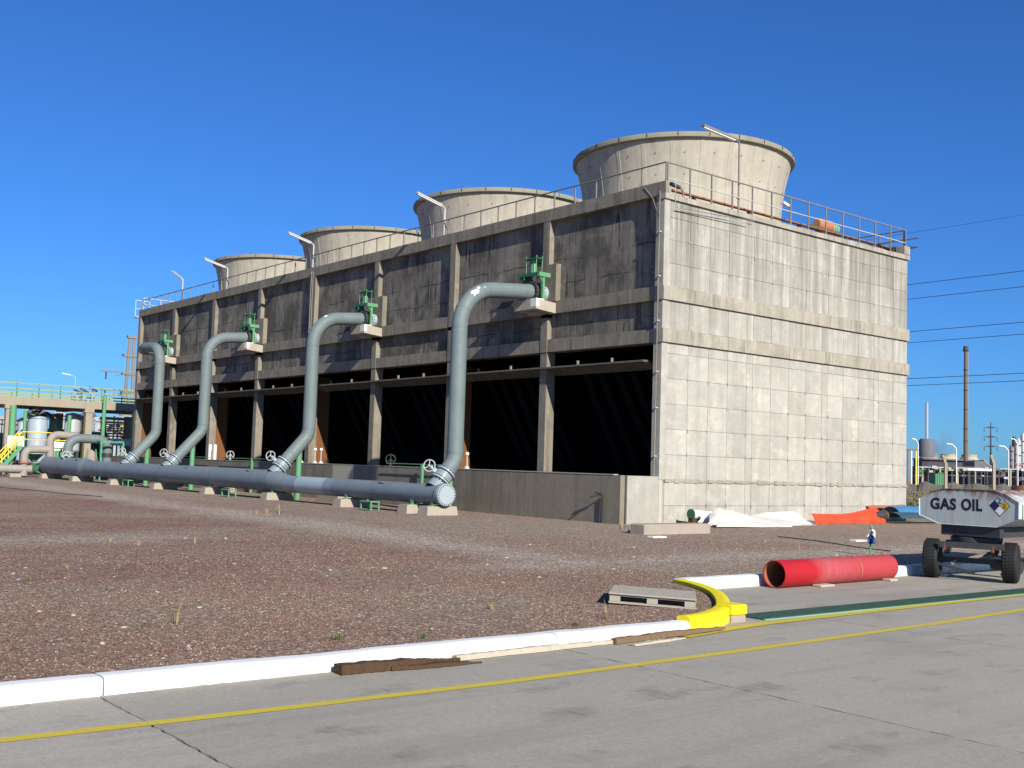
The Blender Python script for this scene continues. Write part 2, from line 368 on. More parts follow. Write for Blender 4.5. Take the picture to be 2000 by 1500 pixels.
def kerb_paint(name, base, chip):
    n = NT(name); c = n.mix(n.noise(3, 6), tuple(x*.94 for x in base), base)
    sp = n.n('ShaderNodeSeparateXYZ'); n.l(n.n('ShaderNodeNewGeometry').outputs['Position'], sp.inputs[0])
    low = n.ramp(n.math('ADD', sp.outputs[2], .13), [(.0, 1), (.05, .35), (.10, 0)])
    c = n.mix(n.math('MULTIPLY', low, n.ramp(n.noise(9, 8, (1,1,1), .7), [(.42, 0), (.62, .85)])), c, (.33,.29,.23))
    c = n.mix(n.math('MULTIPLY', n.ramp(n.noise(13, 9, (1,1,1), .75), [(.63, 0), (.67, 1)]), .8), c, chip)
    c = n.mix(n.math('MULTIPLY', n.ramp(n.noise(2.2, 8, (1,1,1), .7), [(.52, 0), (.75, 1)]), .35), c, tuple(x*.6 for x in base))
    n.bump(n.math('ADD', n.noise(40, 5), n.noise(7, 5)), .45, .012); return n.fin(c, .85, 0, .2)
M['kwhite'] = kerb_paint('whitewashed_kerb', (.74,.745,.73), (.42,.39,.35))
M['kyellow'] = kerb_paint('yellow_kerb_paint', (.78,.63,.015), (.50,.43,.25))
def wood(name, a, b, sc=(1,1,1)):
    n = NT(name)
    c = n.mix(n.noise(3, 8, sc, .7, True), a, b)
    n.bump(n.noise(5, 6, sc, .7, True), .5, .01)
    return n.fin(c, .9, 0, .15)
M['wood_grey'] = wood('weathered_grey_timber', (.42,.385,.32), (.24,.215,.175), (14, 1.2, 14))
M['wood_brown'] = wood('rotten_brown_timber', (.115,.066,.036), (.04,.024,.016), (12, 1.5, 12))
M['wood_mid'] = wood('brown_timber', (.24,.16,.095), (.11,.07,.042), (12, 1.5, 12))
M['wood_pale'] = wood('sunbleached_timber', (.52,.46,.36), (.36,.31,.24), (12, 1.5, 12))

# ================================================================== SETTING: ground, road, kerbs
ZR = -0.13            # road level; the gravel yard lies at 0
KX = 16.42            # kerb face, road side
AC = (13.0, -16.72)   # centre of the curved kerb return
CURVE = [(16.42, -16.74), (16.34, -16.25), (16.02, -15.57), (15.48, -14.89), (14.66, -14.10), (13.87, -13.60), (13.32, -13.40)]
def smooth_path(P, k=6):
    P = [Vector((*p, 0)) for p in P]; out = []
    for i in range(len(P)-1):
        a, b, c, d = P[max(i-1, 0)], P[i], P[i+1], P[min(i+2, len(P)-1)]
        for j in range(k):
            t = j/k; out.append(.5*((2*b)+(c-a)*t+(2*a-5*b+4*c-d)*t*t+(3*b-a-3*c+d)*t**3))
    return out+[P[-1]]
CP = smooth_path(CURVE); CN = []
for i_ in range(len(CP)):
    d_ = (CP[min(i_+1, len(CP)-1)]-CP[max(i_-1, 0)]).normalized(); CN.append(Vector((-d_.y, d_.x, 0)))     # towards the gravel
BX = 13.34            # face of the kerb behind the parking apron
def yard():
    mb = MB()
    # far terrain to the horizon, with the paved area left open
    xs = [-3000, -600, -200, -90, -55, -30, -15, -5, 0, 5, 9, 12, 13.05]
    ys = [-3000, -500, -120, -60, -36, -28, -22, -16.72, -13.2, -10, -6, -2, 4, 12, 30, 80, 300, 1200, 3500]
    v = [(x, y, 0) for x in xs for y in ys]; n = len(ys)
    f = [(i*n+j, (i+1)*n+j, (i+1)*n+j+1, i*n+j+1) for i in range(len(xs)-1) for j in range(n-1)]
    mb.add(v, f)
    mb.add([(13.05, -3000, 0), (16.2, -3000, 0), (16.2, -16.72, 0), (13.05, -16.72, 0)], [(0,1,2,3)])
    arc = [(13.05, -16.72, 0), (16.2, -16.72, 0)] + [((p+n_*.12).x, (p+n_*.12).y, 0) for p, n_ in zip(CP, CN)][1:] + [(13.05, -13.3, 0)]
    mb.add(arc, [tuple(range(len(arc)))])
    mb.add([(13.05, 60, -.0), (3000, 60, -.0), (3000, 3500, -.0), (13.05, 3500, 0)], [(0,1,2,3)])
    mb.add([(60, -3000, 0), (3000, -3000, 0), (3000, 60, 0), (60, 60, 0)], [(0,1,2,3)])
    return mb
g = yard().build('ground', M['gravel']); tag(g, 'red-brown gravel yard around the cooling tower', kind='structure')

# road: concrete slabs with open joints
road = MB().box(13.3, 60, -3000, 60, ZR-.30, ZR-.06).build('road', M['joint']); tag(road, 'grey concrete road with slab joints in the foreground', kind='structure')
def slab_edge(p0, p1, n, j):
    out = []
    for i in range(n):
        t = i/n; x = p0[0]+(p1[0]-p0[0])*t; y = p0[1]+(p1[1]-p0[1])*t
        d = random.uniform(-j, j) if 0 < i else 0
        out.append((x + (d if abs(p1[1]-p0[1]) > abs(p1[0]-p0[0]) else 0), y + (d if abs(p1[0]-p0[0]) > abs(p1[1]-p0[1]) else 0)))
    return out
YJ = [-60, -42.2, -37.5, -32.8, -28.15, -23.53, -18.80, -14.1, -9.4, -4.7, 0, 4.7, 14, 30, 60]
for a, b in zip(YJ[:-1], YJ[1:]):
    for x0, x1 in ((16.08, 22.6), (22.6, 60)):
        if x0 < 20 and b <= -16.7: x0_ = KX+.002
        else: x0_ = x0
        g_ = .009
        c = [(x0_+g_, a+g_), (x1-g_, a+g_), (x1-g_, b-g_), (x0_+g_, b-g_)]
        poly = slab_edge(c[0], c[1], 70, .010)+slab_edge(c[1], c[2], 6, .004)+slab_edge(c[2], c[3], 70, .010)+slab_edge(c[3], c[0], 6, .004)
        MB().prism([(x, y, ZR-.2) for x, y in poly], (0, 0, .2)).build('slab', M['road'], road)
# parking apron behind the green edge
for a, b in zip([-16.5, -9.4, -4.7, 0, 4.7, 14], [-9.408, -4.708, -.008, 4.692, 13.99, 60]):
    if a == -16.5:
        poly = [(15.63, -9.408), (13.2, -9.408), (13.2, -13.15)] + [(AC[0]+3.42*math.cos(t), AC[1]+3.42*math.sin(t)) for t in np.linspace(math.pi/2-.06, .42, 12)] + [(16.06, -15.3), (15.63, -14)]
        poly = poly[::-1]; poly = [p for p in poly if p[0] <= 15.66] + [(15.63, -14.6)]
        poly = [(13.2, -13.6), (13.9, -13.75), (14.7, -14.25), (15.35, -14.95), (15.63, -15.3), (15.63, -9.408), (13.2, -9.408)]
    else: poly = [(13.2, a), (15.63, a), (15.63, b), (13.2, b)]
    MB().prism([(x, y, ZR-.2) for x, y in poly], (0, 0, .206)).build('apron_slab', M['road'], road)
MB().prism([(15.64, -15.9, ZR-.2), (16.07, -16.4, ZR-.2), (16.07, -14.76, ZR-.2), (15.64, -14.76, ZR-.2)], (0, 0, .198)).build('apron_slab', M['road'], road)
# painted markings: sheets a few mm above the slabs
def strip(name, pts, wd, z, m, label, parent=None):
    mb = MB(); P = [Vector((x, y, 0)) for x, y in pts]; L = []; 
    for i, p in enumerate(P):
        d = (P[min(i+1, len(P)-1)]-P[max(i-1, 0)]).normalized(); nrm = Vector((-d.y, d.x, 0))
        L.append((p+nrm*(wd/2), p-nrm*(wd/2)))
    for i in range(len(P)-1):
        mb.add([(*L[i][0].xy, z), (*L[i][1].xy, z), (*L[i+1][1].xy, z), (*L[i+1][0].xy, z)], [(0,1,2,3)])
    return mb.build(name, m, parent)
strip('lane_line', [(17.40, -34), (17.44, -24.5), (17.52, -22.7), (17.58, -20.4), (17.50, -16.7), (17.36, -13), (17.15, -10.2), (16.95, -5), (16.8, 20)], .125, ZR+.004, M['yline'], '', road)['label'] = 'narrow worn yellow line along the road'
strip('edge_line', [(16.55, -17.0), (16.42, -16.2), (16.30, -15.2), (16.22, -12.7), (16.10, -8), (16.05, 0), (16.05, 25)], .17, ZR+.0085, M['yline'], '', road)['label'] = 'yellow line beside the green apron edge'
ge = MB().box(15.64, 16.065, -14.95, 40, ZR-.1, ZR+.02).build('apron_edge', M['gline'], road); ge['label'] = 'dark green painted apron edge'
MB().box(16.067, 16.10, -14.95, 40, ZR-.1, ZR+.012).build('apron_lip', M['glight'], road)['label'] = 'lip of the apron edge, painted pale green for its sunlit face'  # sunlit tone of the lip put into its colour

# kerbs: rounded section, each cast length its own piece
def kerb_section(h, wd=.30, r=.09):   # (offset inward, z)
    return [(0, ZR-.05), (.010, h-.045), (.022, h-.016), (.05, h-.002), (.12, h), (wd, h-.01), (wd, ZR-.05)]
def kerb_straight(parent, X, y0, y1, m, h=.008, sgn=1, n=None):
    mb = MB(); sec = kerb_section(h); n = n or max(2, int((y1-y0)/.35)); k = len(sec)
    for i in range(n+1):
        y = y0+(y1-y0)*i/n; jx = random.uniform(-.006, .006); jz = random.uniform(-.006, .006)
        mb.v += [(X-sgn*(o+jx), y, z+(jz if z > 0 else 0)) for o, z in sec]
    for i in range(n):
        for j in range(k-1): mb.f.append((i*k+j, (i+1)*k+j, (i+1)*k+j+1, i*k+j+1))
    mb.f.append(tuple(range(k))); mb.f.append(tuple(reversed(range(n*k, n*k+k))))
    return mb.build('kerb_length', m, parent, smooth=True)
kr = thing('kerb', (KX, -24, ZR), 'whitewashed kerb between the road and the gravel yard with a yellow curved end', 'kerb')
for a, b in ((-48, -35.2), (-35.2, -28.2), (-28.19, -23.50), (-23.485, -18.80), (-18.787, -16.74)): kerb_straight(kr, KX, a, b, M['kwhite'])
def kerb_arc(parent, m):
    mb = MB(); sec = kerb_section(.065, .20); k = len(sec); n = len(CP)-1
    for p, nr in zip(CP, CN): mb.v += [((p+nr*o).x, (p+nr*o).y, z) for o, z in sec]
    for i in range(n):
        for j in range(k-1): mb.f.append((i*k+j, (i+1)*k+j, (i+1)*k+j+1, i*k+j+1))
    mb.f.append(tuple(range(k))); mb.f.append(tuple(reversed(range(n*k, n*k+k))))
    o = mb.build('curved_kerb', m, parent, smooth=True); o['label'] = 'bright yellow curved kerb end'; return o
kerb_arc(kr, M['kyellow'])
kb = thing('kerb', (BX, -8, ZR), 'whitewashed kerb at the back of the parking apron behind the red pipe', 'kerb')
for a, b in ((-13.36, -9.4), (-9.385, -4.7), (-4.685, 0), (.01, 9), (9.02, 22)): kerb_straight(kb, BX, a, b, M['kwhite'], .06)
# yellow stub block on a broken concrete foot beside the curve
st = thing('kerb_stub', (16.1, -15.2, ZR), 'small yellow block on a broken concrete foot beside the curved kerb', 'kerb stub')
MB().bbox(15.76, 16.04, -15.54, -15.24, ZR+.085, ZR+.215, .015).build('yellow_cap', M['kyellow'], st)
MB().bbox(15.78, 16.03, -15.53, -15.25, ZR-.02, ZR+.084, .015).build('concrete_foot', M['block'], st)

# ================================================================== COOLING TOWER
D = 14.724; ZT = 11.432; ZB0 = 10.977; B1 = (7.438, 7.905); B2 = (6.014, 6.475); ZBAS = 1.559; YB = -1.743; HW = .186; RC = .20
ct = thing('cooling_tower', (0, 0, 0), 'long weathered concrete cooling tower building with four round fan stacks on its roof', 'cooling tower')
# end wall (sunlit, short side)
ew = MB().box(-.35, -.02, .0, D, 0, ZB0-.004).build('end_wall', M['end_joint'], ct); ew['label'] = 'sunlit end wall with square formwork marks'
pan_cache = {}
def panel(y0, y1, z0, z1):
    th = .02 + random.uniform(-.004, .004); gap = .003
    wy, wz = y1-y0-2*gap, z1-z0-2*gap
    e = .012
    mb = MB(); v = [(-.03, -wy/2, -wz/2), (-.03, wy/2, -wz/2), (-.03, wy/2, wz/2), (-.03, -wy/2, wz/2)]
    j = [random.uniform(0, .011) for _ in range(8)]
    v += [(th, -wy/2+e*.4+j[0]*.3, -wz/2+j[1]*.5), (th, wy/2-e*.4-j[2]*.3, -wz/2+j[3]*.5), (th, wy/2-e*.4-j[4]*.3, wz/2-j[5]*.5), (th, -wy/2+e*.4+j[6]*.3, wz/2-j[7]*.5)]
    mb.add(v, ((4,5,6,7), (0,4,7,3), (1,2,6,5), (0,1,5,4), (3,7,6,2)))
    return obj('formwork_panel', mb.mesh('formwork_panel', M['end']), ew, (-.02, (y0+y1)/2, (z0+z1)/2))
ycol = [.27]
def knot(y, z):
    mb = MB(); n = 7; v = [(.026, y+random.uniform(.02, .055)*math.cos(2*math.pi*k/n), z+random.uniform(.025, .085)*math.sin(2*math.pi*k/n)) for k in range(n)]
    mb.add(v+[(.0275, y, z)], [(k, (k+1) % n, n) for k in range(n)]); return mb
for wd in (1.02, 1.0, .98, 1.0, .33, 1.0, 1.02, 1.0, .98, .35, .98, 1.0, 1.02, .33, 1.0, 1.0): ycol.append(ycol[-1]+wd)
sc_ = (D-.27)/(ycol[-1]-.27); ycol = [.27+(y-.27)*sc_ for y in ycol]
for zr in ([.02, .60, 1.40], [1.45, 2.28, 3.13, 3.97, 4.82, 5.66, B2[0]-.01], [B2[1]+.01, B1[0]-.01], [B1[1]+.01, 8.70, 9.50, 10.25, 10.83]):
    for z0, z1 in zip(zr[:-1], zr[1:]):
        for y0, y1 in zip(ycol[:-1], ycol[1:]): panel(y0, y1, z0, z1)
kn = MB()
for z in (.60, 2.28, 3.13, 3.97, 4.82, 8.70, 9.50):
    for y in ycol[1:-1]:
        if random.random() < .5: q_ = knot(y+random.uniform(-.02, .02), z+random.uniform(-.03, .03)); kn.add(q_.v, q_.f)
o = kn.build('joint_stains', M['end_joint'], ew); o['kind'] = 'stuff'
MB().box(-.36, .018, -.001, .262, 1.45, 10.835).build('corner_strip', M['end'], ew)
MB().box(-.30, .014, .012, .16, 0, 1.44).build('corner_foot', M['end'], ew)
# rough pour joint ledge
mb = MB(); n = 60
for i in range(n):
    y0 = .26+(D-.26)*i/n; y1 = .26+(D-.26)*(i+1)/n; h = random.uniform(.03, .075)
    mb.box(-.01, .02+random.uniform(.004, .03), y0, y1+.002, 1.425-h, 1.425+h)
mb.build('pour_joint', M['end_joint'], ew)
# bands round the end wall, mitred with the long-face beams
for z0, z1, nm in ((B2[0], B2[1], 'lower_band'), (B1[0], B1[1], 'upper_band'), (10.84, 11.03, 'coping')):
    mb = MB(); n = 24
    for i in range(n):   # uneven top edge
        y0 = -.035+(D+.09)*i/n; y1 = -.035+(D+.09)*(i+1)/n
        j = random.uniform(-.012, .0) if nm != 'coping' else random.uniform(-.02, 0)
        mb.box(-.33, .088+random.uniform(-.004, .003), y0, y1, z0, z1+j)
    mb.build(nm, M['endband'], ew)
MB().bbox(-.33, .09, D-.35, D+.057, 11.032, 11.40, .015).build('corner_upstand', M['endband'], ew)
# long face: beams, pilasters, recessed panels, columns
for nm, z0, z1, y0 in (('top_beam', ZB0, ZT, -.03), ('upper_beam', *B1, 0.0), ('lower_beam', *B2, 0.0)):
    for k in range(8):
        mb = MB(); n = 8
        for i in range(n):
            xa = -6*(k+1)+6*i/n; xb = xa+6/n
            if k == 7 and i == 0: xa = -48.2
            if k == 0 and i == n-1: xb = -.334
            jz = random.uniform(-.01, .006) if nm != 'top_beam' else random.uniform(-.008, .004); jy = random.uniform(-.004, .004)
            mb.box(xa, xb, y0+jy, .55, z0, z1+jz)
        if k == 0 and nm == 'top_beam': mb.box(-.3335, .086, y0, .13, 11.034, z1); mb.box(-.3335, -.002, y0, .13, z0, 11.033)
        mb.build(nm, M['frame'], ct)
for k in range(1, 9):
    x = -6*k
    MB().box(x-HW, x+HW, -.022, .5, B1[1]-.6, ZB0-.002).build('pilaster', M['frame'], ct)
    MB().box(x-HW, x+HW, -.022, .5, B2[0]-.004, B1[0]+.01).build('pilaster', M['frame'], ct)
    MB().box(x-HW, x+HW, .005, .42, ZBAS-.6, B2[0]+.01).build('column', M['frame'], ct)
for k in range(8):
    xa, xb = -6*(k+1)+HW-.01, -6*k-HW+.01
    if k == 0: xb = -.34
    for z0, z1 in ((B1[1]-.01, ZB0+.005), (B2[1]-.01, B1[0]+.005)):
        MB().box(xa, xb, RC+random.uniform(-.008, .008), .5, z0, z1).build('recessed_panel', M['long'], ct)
# deflector shelf under the lower beam with little props
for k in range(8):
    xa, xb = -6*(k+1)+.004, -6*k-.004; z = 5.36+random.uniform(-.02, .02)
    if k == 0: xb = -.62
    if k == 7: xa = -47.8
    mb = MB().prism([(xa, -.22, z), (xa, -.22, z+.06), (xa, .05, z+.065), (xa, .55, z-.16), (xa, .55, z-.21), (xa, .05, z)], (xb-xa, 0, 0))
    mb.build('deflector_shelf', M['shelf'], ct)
    for t in (.33, .67):
        x = xa+(xb-xa)*t+random.uniform(-.1, .1); MB().box(x-.03, x+.03, .02, .10, z+.055, z+.24).build('shelf_prop', M['frame'], ct)
# dark inside: fill packs, partitions, far wall, roof
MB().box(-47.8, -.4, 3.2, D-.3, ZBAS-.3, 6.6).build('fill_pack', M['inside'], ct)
for x in (-12, -24, -36):
    MB().box(x-.06, x+.06, .43, 1.15, .9, 5.9).build('partition', M['timber_rust'], ct); MB().box(x-.06, x+.06, 1.151, 3.19, .9, 5.9).build('inner_partition', M['inside'], ct)  # rear length of each partition blackened as painted shade
MB().box(-48.19, -47.8, .02, D, 0, ZB0-.004).build('far_end_wall', M['frame'], ct)
MB().box(-47.79, -47.74, .45, 1.15, .9, 5.9).build('partition', M['timber_rust'], ct); MB().box(-47.79, -47.74, 1.151, 3.19, .9, 5.9).build('inner_partition', M['inside'], ct)  # rear length again blackened for the interior shade
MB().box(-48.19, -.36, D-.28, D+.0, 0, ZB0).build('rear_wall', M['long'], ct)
MB().box(-48.1, -.34, .52, D-.3, 10.55, 10.96).build('roof_deck', M['frame'], ct); MB().box(-47.8, -.4, .56, 3.19, 5.92, 6.5).build('inner_ceiling', M['inside'], ct); MB().box(-.4, -.352, .45, 3.19, 1.0, 5.9).build('inner_partition', M['inside'], ct)  # ceiling and end lining get the painted shade too
MB().box(-48.19, -.34, D-.33, D+.06, ZB0+.002, ZT-.01).build('rear_coping', M['frame'], ct)
MB().box(-48.26, -47.9, .5, D, ZB0+.002, ZT-.012).build('far_coping', M['frame'], ct)
for k in range(8):      # sloping fill boards just inside each bay
    for q in range(5):
        xa = -6*(k+1)+.5+q*.82; MB().bar((xa, 1.6, 5.5), (xa+.9+.25*random.random(), 2.9, 1.5+random.random()*.6), .05, .30, (1, 0, 0)).build('fill_board', M['slat'], ct)
# basin
MB().box(-48.4, -.002, YB, YB+.20, -.3, ZBAS).build('basin_wall', M['basin'], ct)
MB().box(-.24, .0, YB+.31, .01, -.3, ZBAS-.006).build('basin_end_wall', M['end'], ct)
MB().box(-.22, -.06, YB+.201, YB+.309, -.3, ZBAS-.02).build('basin_joint', M['joint'], ct)
MB().box(-48.4, -48.2, YB+.2, .02, -.3, ZBAS-.004).build('basin_end_wall', M['basin'], ct)
MB().box(-48.1, -.25, YB+.21, 3.1, .9, 1.05).build('basin_water', M['glassy'], ct)
p = MB().box(-18.25, -16.45, YB-.004, YB+.1, .0, ZBAS-.008).build('basin_patch', M['patch'], ct); p['label'] = 'paler patched length of the basin wall'
MB().box(-48.4, -.3, YB-.016, YB+.19, ZBAS+.002, ZBAS+.03).build('basin_cap', M['patch'], ct)
# valve plates and corbels at every second pilaster
for k in (1, 3, 5, 7):
    x = -6*k
    MB().box(x-.74, x+.62, -.035, .3, B1[1]-.004, 9.30).build('valve_plate', M['frame'], ct)
    cb = MB(); cb.prism([(x-.62, -.92, 7.52), (x+.58, -.92, 7.52), (x+.62, .02, 7.43), (x-.66, .02, 7.43)], (0, 0, .38))
    cb.build('corbel', M['corbel'], ct)
    MB().box(x-.25, x+.2, -.62, -.30, 7.36, 7.47).build('corbel_foot', M['corbel'], ct)
    MB().box(x+.25, x+.586, -.926, -.55, 7.60, 7.906).build('whitewash', M['whitewash'], ct)
# conduits
def conduit(x, y, z0, z1, r=.035): MB().cyl((x, y, z0), (x, y, z1), r, n=8).build('conduit', M['rail'] if x < -5 else M['frame'], ct, True)
conduit(-.14, -.075, .2, 11.1, .024); conduit(-24.16, -.07, 7.0, 11.2, .03); conduit(-24.0, -.07, 6.2, 11.2, .025)
for z in (2.2, 3.8, 5.0, 6.7, 8.2, 9.7): MB().box(-.2, -.08, -.12, -.02, z, z+.04).build('conduit_clip', M['galv'], ct)
mb = MB().tube(fillet([(-.16, -.075, 10.2), (-.5, -.03, 10.9), (-.9, -.04, 11.35)], .2), .018, 6); mb.build('conduit', M['rail'], ct)
# fan stacks
prof_o = [(4.16, 0), (4.08, .55), (4.06, 1.1), (4.11, 1.8), (4.22, 2.5), (4.36, 3.1), (4.46, 3.45)]
prof = prof_o + [(4.30, 3.45), (4.1, 2.6), (3.95, 1.4), (3.95, 0)]
sm_ = None
for i, x in enumerate((-6, -18, -30, -42)):
    c = (x, D/2, 10.97)
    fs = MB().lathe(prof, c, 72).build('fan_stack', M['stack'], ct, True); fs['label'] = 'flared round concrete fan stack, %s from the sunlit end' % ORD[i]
    # rim: a stepped ring
    MB().lathe([(4.42, 3.44), (4.575, 3.46), (4.605, 3.49), (4.605, 3.64), (4.58, 3.68), (4.28, 3.68), (4.28, 3.44)], c, 72).build('rim', M['rim'], fs, True)
    if i == 0:
        rib = MB()
        for (r0, z0), (r1, z1) in zip(prof_o[:-1], prof_o[1:]):
            rib.add([(r0-.02, -.085, z0), (r0-.02, .085, z0), (r1-.02, .085, z1), (r1-.02, -.085, z1), (r0+.007, -.075, z0), (r0+.007, .075, z0), (r1+.007, .075, z1), (r1+.007, -.075, z1)], ((4,5,6,7), (0,4,7,3), (1,2,6,5)))
        rib_me = rib.mesh('form_strip', M['stack'])
        clip_me = MB().box(4.59, 4.618, -.016, .016, 3.52, 3.66).mesh('rim_clip', M['joint'])
        hole = MB()
        for z, r in ((.55, 4.10), (1.35, 4.09), (2.15, 4.18), (2.95, 4.35)): hole.cyl((r-.06, 0, z), (r+.012, 0, z), .017, n=6)
        hole_me = hole.mesh('tie_holes', M['joint'])
    for a in range(24):
        ang = 2*math.pi*(a+.5)/24; nx, ny = math.cos(ang), math.sin(ang)
        if nx*(CAM.x-x)+ny*(CAM.y-D/2) < -4: continue
        for nm, me, dd in (('form_strip', rib_me, 0), ('rim_clip', clip_me, .05), ('tie_holes', hole_me, .11)):
            if i > 1 and nm == 'tie_holes': continue
            o = obj(nm, me, fs, (c[0], c[1], c[2])); o.rotation_euler = (0, 0, ang+dd)
            if nm == 'tie_holes': o['kind'] = 'stuff'

# ================================================================== ROOF: railings, lamps, clutter
def railing(name, p0, p1, n, h, label, mid=False, mp=None, mr=None):
    t = thing(name, p0, label, 'railing'); p0 = Vector(p0); p1 = Vector(p1)
    pm = MB().box(-.022, .022, -.022, .022, 0, h).mesh('post', mp or M['rail'])
    for i in range(n+1): obj('post', pm, t, (p1-p0)*(i/n))
    d = p1-p0
    MB().tube([(0,0,h), tuple(d+Vector((0,0,h)))], .028, 8).build('top_rail', mr or M['rail'], t, True, True)
    if mid: MB().tube([(0,0,h*.5), tuple(d+Vector((0,0,h*.5)))], .02, 6).build('middle_rail', M['rail_light'], t, True, True)
    return t
railing('roof_railing', (-.02, .08, ZT-.01), (-47.9, .08, ZT-.01), 42, .68, 'steel railing along the long front edge of the tower roof')
railing('roof_railing', (-.02, .16, 11.02), (-.02, 14.6, 11.02), 13, 1.08, 'steel railing with middle rail above the sunlit end wall', True)
railing('roof_railing', (-.1, 14.62, ZT-.01), (-14, 14.62, ZT-.01), 12, .68, 'steel railing along the rear roof edge near the far corner', True)
railing('roof_railing', (-48.0, .2, ZT-.01), (-48.0, 6.0, ZT-.01), 5, .85, 'pale railing on the far left end of the tower roof', True, M['rail_light'], M['rail_light'])
bal = thing('roof_bracket', (-48.1, .2, 10.9), 'small pale steel landing bracket at the left end of the roof', 'bracket')
MB().box(-48.75, -48.27, -.15, .9, 10.95, 11.05).build('plate', M['rail_light'], bal)
for y in (-.1, .85):
    MB().box(-48.72, -48.68, y-.02, y+.02, 11.05, 12.2).build('post', M['rail_light'], bal)
for z in (11.6, 12.17): MB().bar((-48.7, -.1, z), (-48.7, .85, z), .04, .04).build('rail', M['rail_light'], bal)

def roof_lamp(x, y, label, base=11.43, h=1.25, arm=(-0.0, -1.45, .35), brace=True, mp='rail_light'):
    t = thing('roof_lamp', (x, y, base), label, 'lamp', 'fluorescent lamps on the tower roof'); a = Vector(arm)
    top = Vector((0, 0, h))
    MB().tube(fillet([(0,0,0), tuple(top), tuple(top+a*.55)], .12, 5), .035, 8).build('pole', M[mp], t, True, True)
    d = a.normalized(); s = top+a*.12+Vector((0,0,.03)); e = top+a*1.02+Vector((0,0,.03))
    MB().bar(s, e, .17, .07).build('housing', M['galv' if mp != 'rail' else 'rail'], t, local=True)
    MB().bar(s+d*.04-Vector((0,0,.055)), e-d*.04-Vector((0,0,.055)), .12, .045).build('diffuser', M['lamp_white'], t, local=True)
    MB().box(-.06, .06, -.06, .06, 0, .02).build('base_plate', M['galv'], t, local=True)
    if brace: MB().bar((0,0,h*.42), (.35, .12, .02), .03, .03).build('brace', M['rail'], t, local=True)
    return t
roof_lamp(-12.95, .14, 'roof lamp with a long white fitting beside the second fan stack')
roof_lamp(-24.45, .14, 'roof lamp with a long white fitting beside the third fan stack')
roof_lamp(-34.7, .14, 'roof lamp with a long white fitting beside the fourth fan stack')
roof_lamp(-41.3, .14, 'farthest roof lamp standing against the sky left of the fourth stack', h=1.35, arm=(-.9, -.35, .55), brace=False)
roof_lamp(-.12, 3.95, 'tall dark roof lamp in front of the nearest fan stack', base=11.02, h=2.62, arm=(.0, -1.95, .12), brace=False, mp='rail')  # darker steel stands in for the backlighting on this lamp
def swan(x, y, dy, label, m, h=.0):
    t = thing('roof_bulkhead_lamp', (x, y, 11.02), label, 'lamp')
    MB().tube(fillet([(0,0,0), (0,0,.32+h), (0,dy,.42+h)], .22, 6), .03, 8).build('stem', M['rail'], t, True, True)
    MB().prism([(-.06, dy*.35, .30+h), (.06, dy*.35, .30+h), (.08, dy*1.15, .37+h), (-.08, dy*1.15, .37+h)], (0, 0, .09)).build('hood', m, t, local=True)
swan(-.10, 1.02, -.55, 'small black swan-neck lamp at the roof corner', M['steel'])
swan(-.10, 6.95, -.45, 'small white swan-neck lamp at the right foot of the nearest stack', M['lamp_white'], .42)
# rusty pipe and thin rod frame on the roof edge
t = thing('rusty_roof_pipe', (-.5, .8, 10.97), 'long rusty pipe lying along the roof edge above the end wall', 'pipe')
MB().tube([(-.5, .9, 11.36), (-.5, 14.2, 11.34)], .055, 10).build('run', M['rust'], t, True)
for y in (2, 5, 8, 11, 13.5): MB().box(-.58, -.42, y-.04, y+.04, 10.95, 11.31).build('chock', M['steel'], t)
t = thing('hanging_rod_frame', (.12, .4, 10.55), 'thin bent rod frame hanging from the roof corner on the end wall', 'rod')
MB().tube([(.10, .42, 11.5), (.13, .40, 10.55), (.13, 4.2, 10.62)], .014, 6).build('rod', M['galv'], t, True)
MB().tube([(.13, .45, 10.57), (.16, 4.5, 10.78)], .014, 6).build('rod', M['rail'], t, True)
# rusty motor with green coupling
p = onx(1612, 447, -1.6)
t = thing('fan_motor', (-1.6, p.y, 11.0), 'rusty orange motor with a pale green coupling on the roof', 'motor')
MB().tube([(-1.6, p.y-.62, 11.95), (-1.6, p.y-.5, 11.95), (-1.6, p.y+.25, 11.95)], [.2, .27, .27], 16).build('casing', M['orange_rust'], t, True)
for dy in (.32, .46, .6): MB().cyl((-1.6, p.y+dy, 11.92), (-1.6, p.y+dy+.09, 11.92), .22, n=14).build('coupling', M['glight'], t, True)
MB().box(-1.85, -1.35, p.y-.6, p.y+.7, 10.96, 11.68).build('plinth', M['steel'], t)
MB().box(-1.72, -1.48, p.y-1.1, p.y-.6, 11.72, 11.84).build('shaft_guard', M['dgreen'], t)
# loose boards sticking out past the far roof corner
for i, (a, b, lab) in enumerate((((-.6, 12.6, 11.20), (-.5, 16.1, 12.05), 'upper dark board sticking out past the far roof corner'), ((-.7, 13.0, 11.20), (-.5, 16.1, 11.66), 'lower dark board sticking out past the far roof corner'))):
    o = MB().bar(a, b, .34, .06).build('loose_board', M['steel'], None); tag(o, lab, 'board')
t = thing('roof_rubble', (-.4, 13.4, 11.02), 'small heap of rubble and scraps at the far roof corner', 'rubble')
for i in range(7):
    y = random.uniform(12.6, 14.2); s = random.uniform(.04, .1); MB().sphere((-.35+random.uniform(-.15, .1), y, 11.03+s*.5), s, 6).build('scrap', random.choice([M['rail_light'], M['block'], M['steel']]), t)

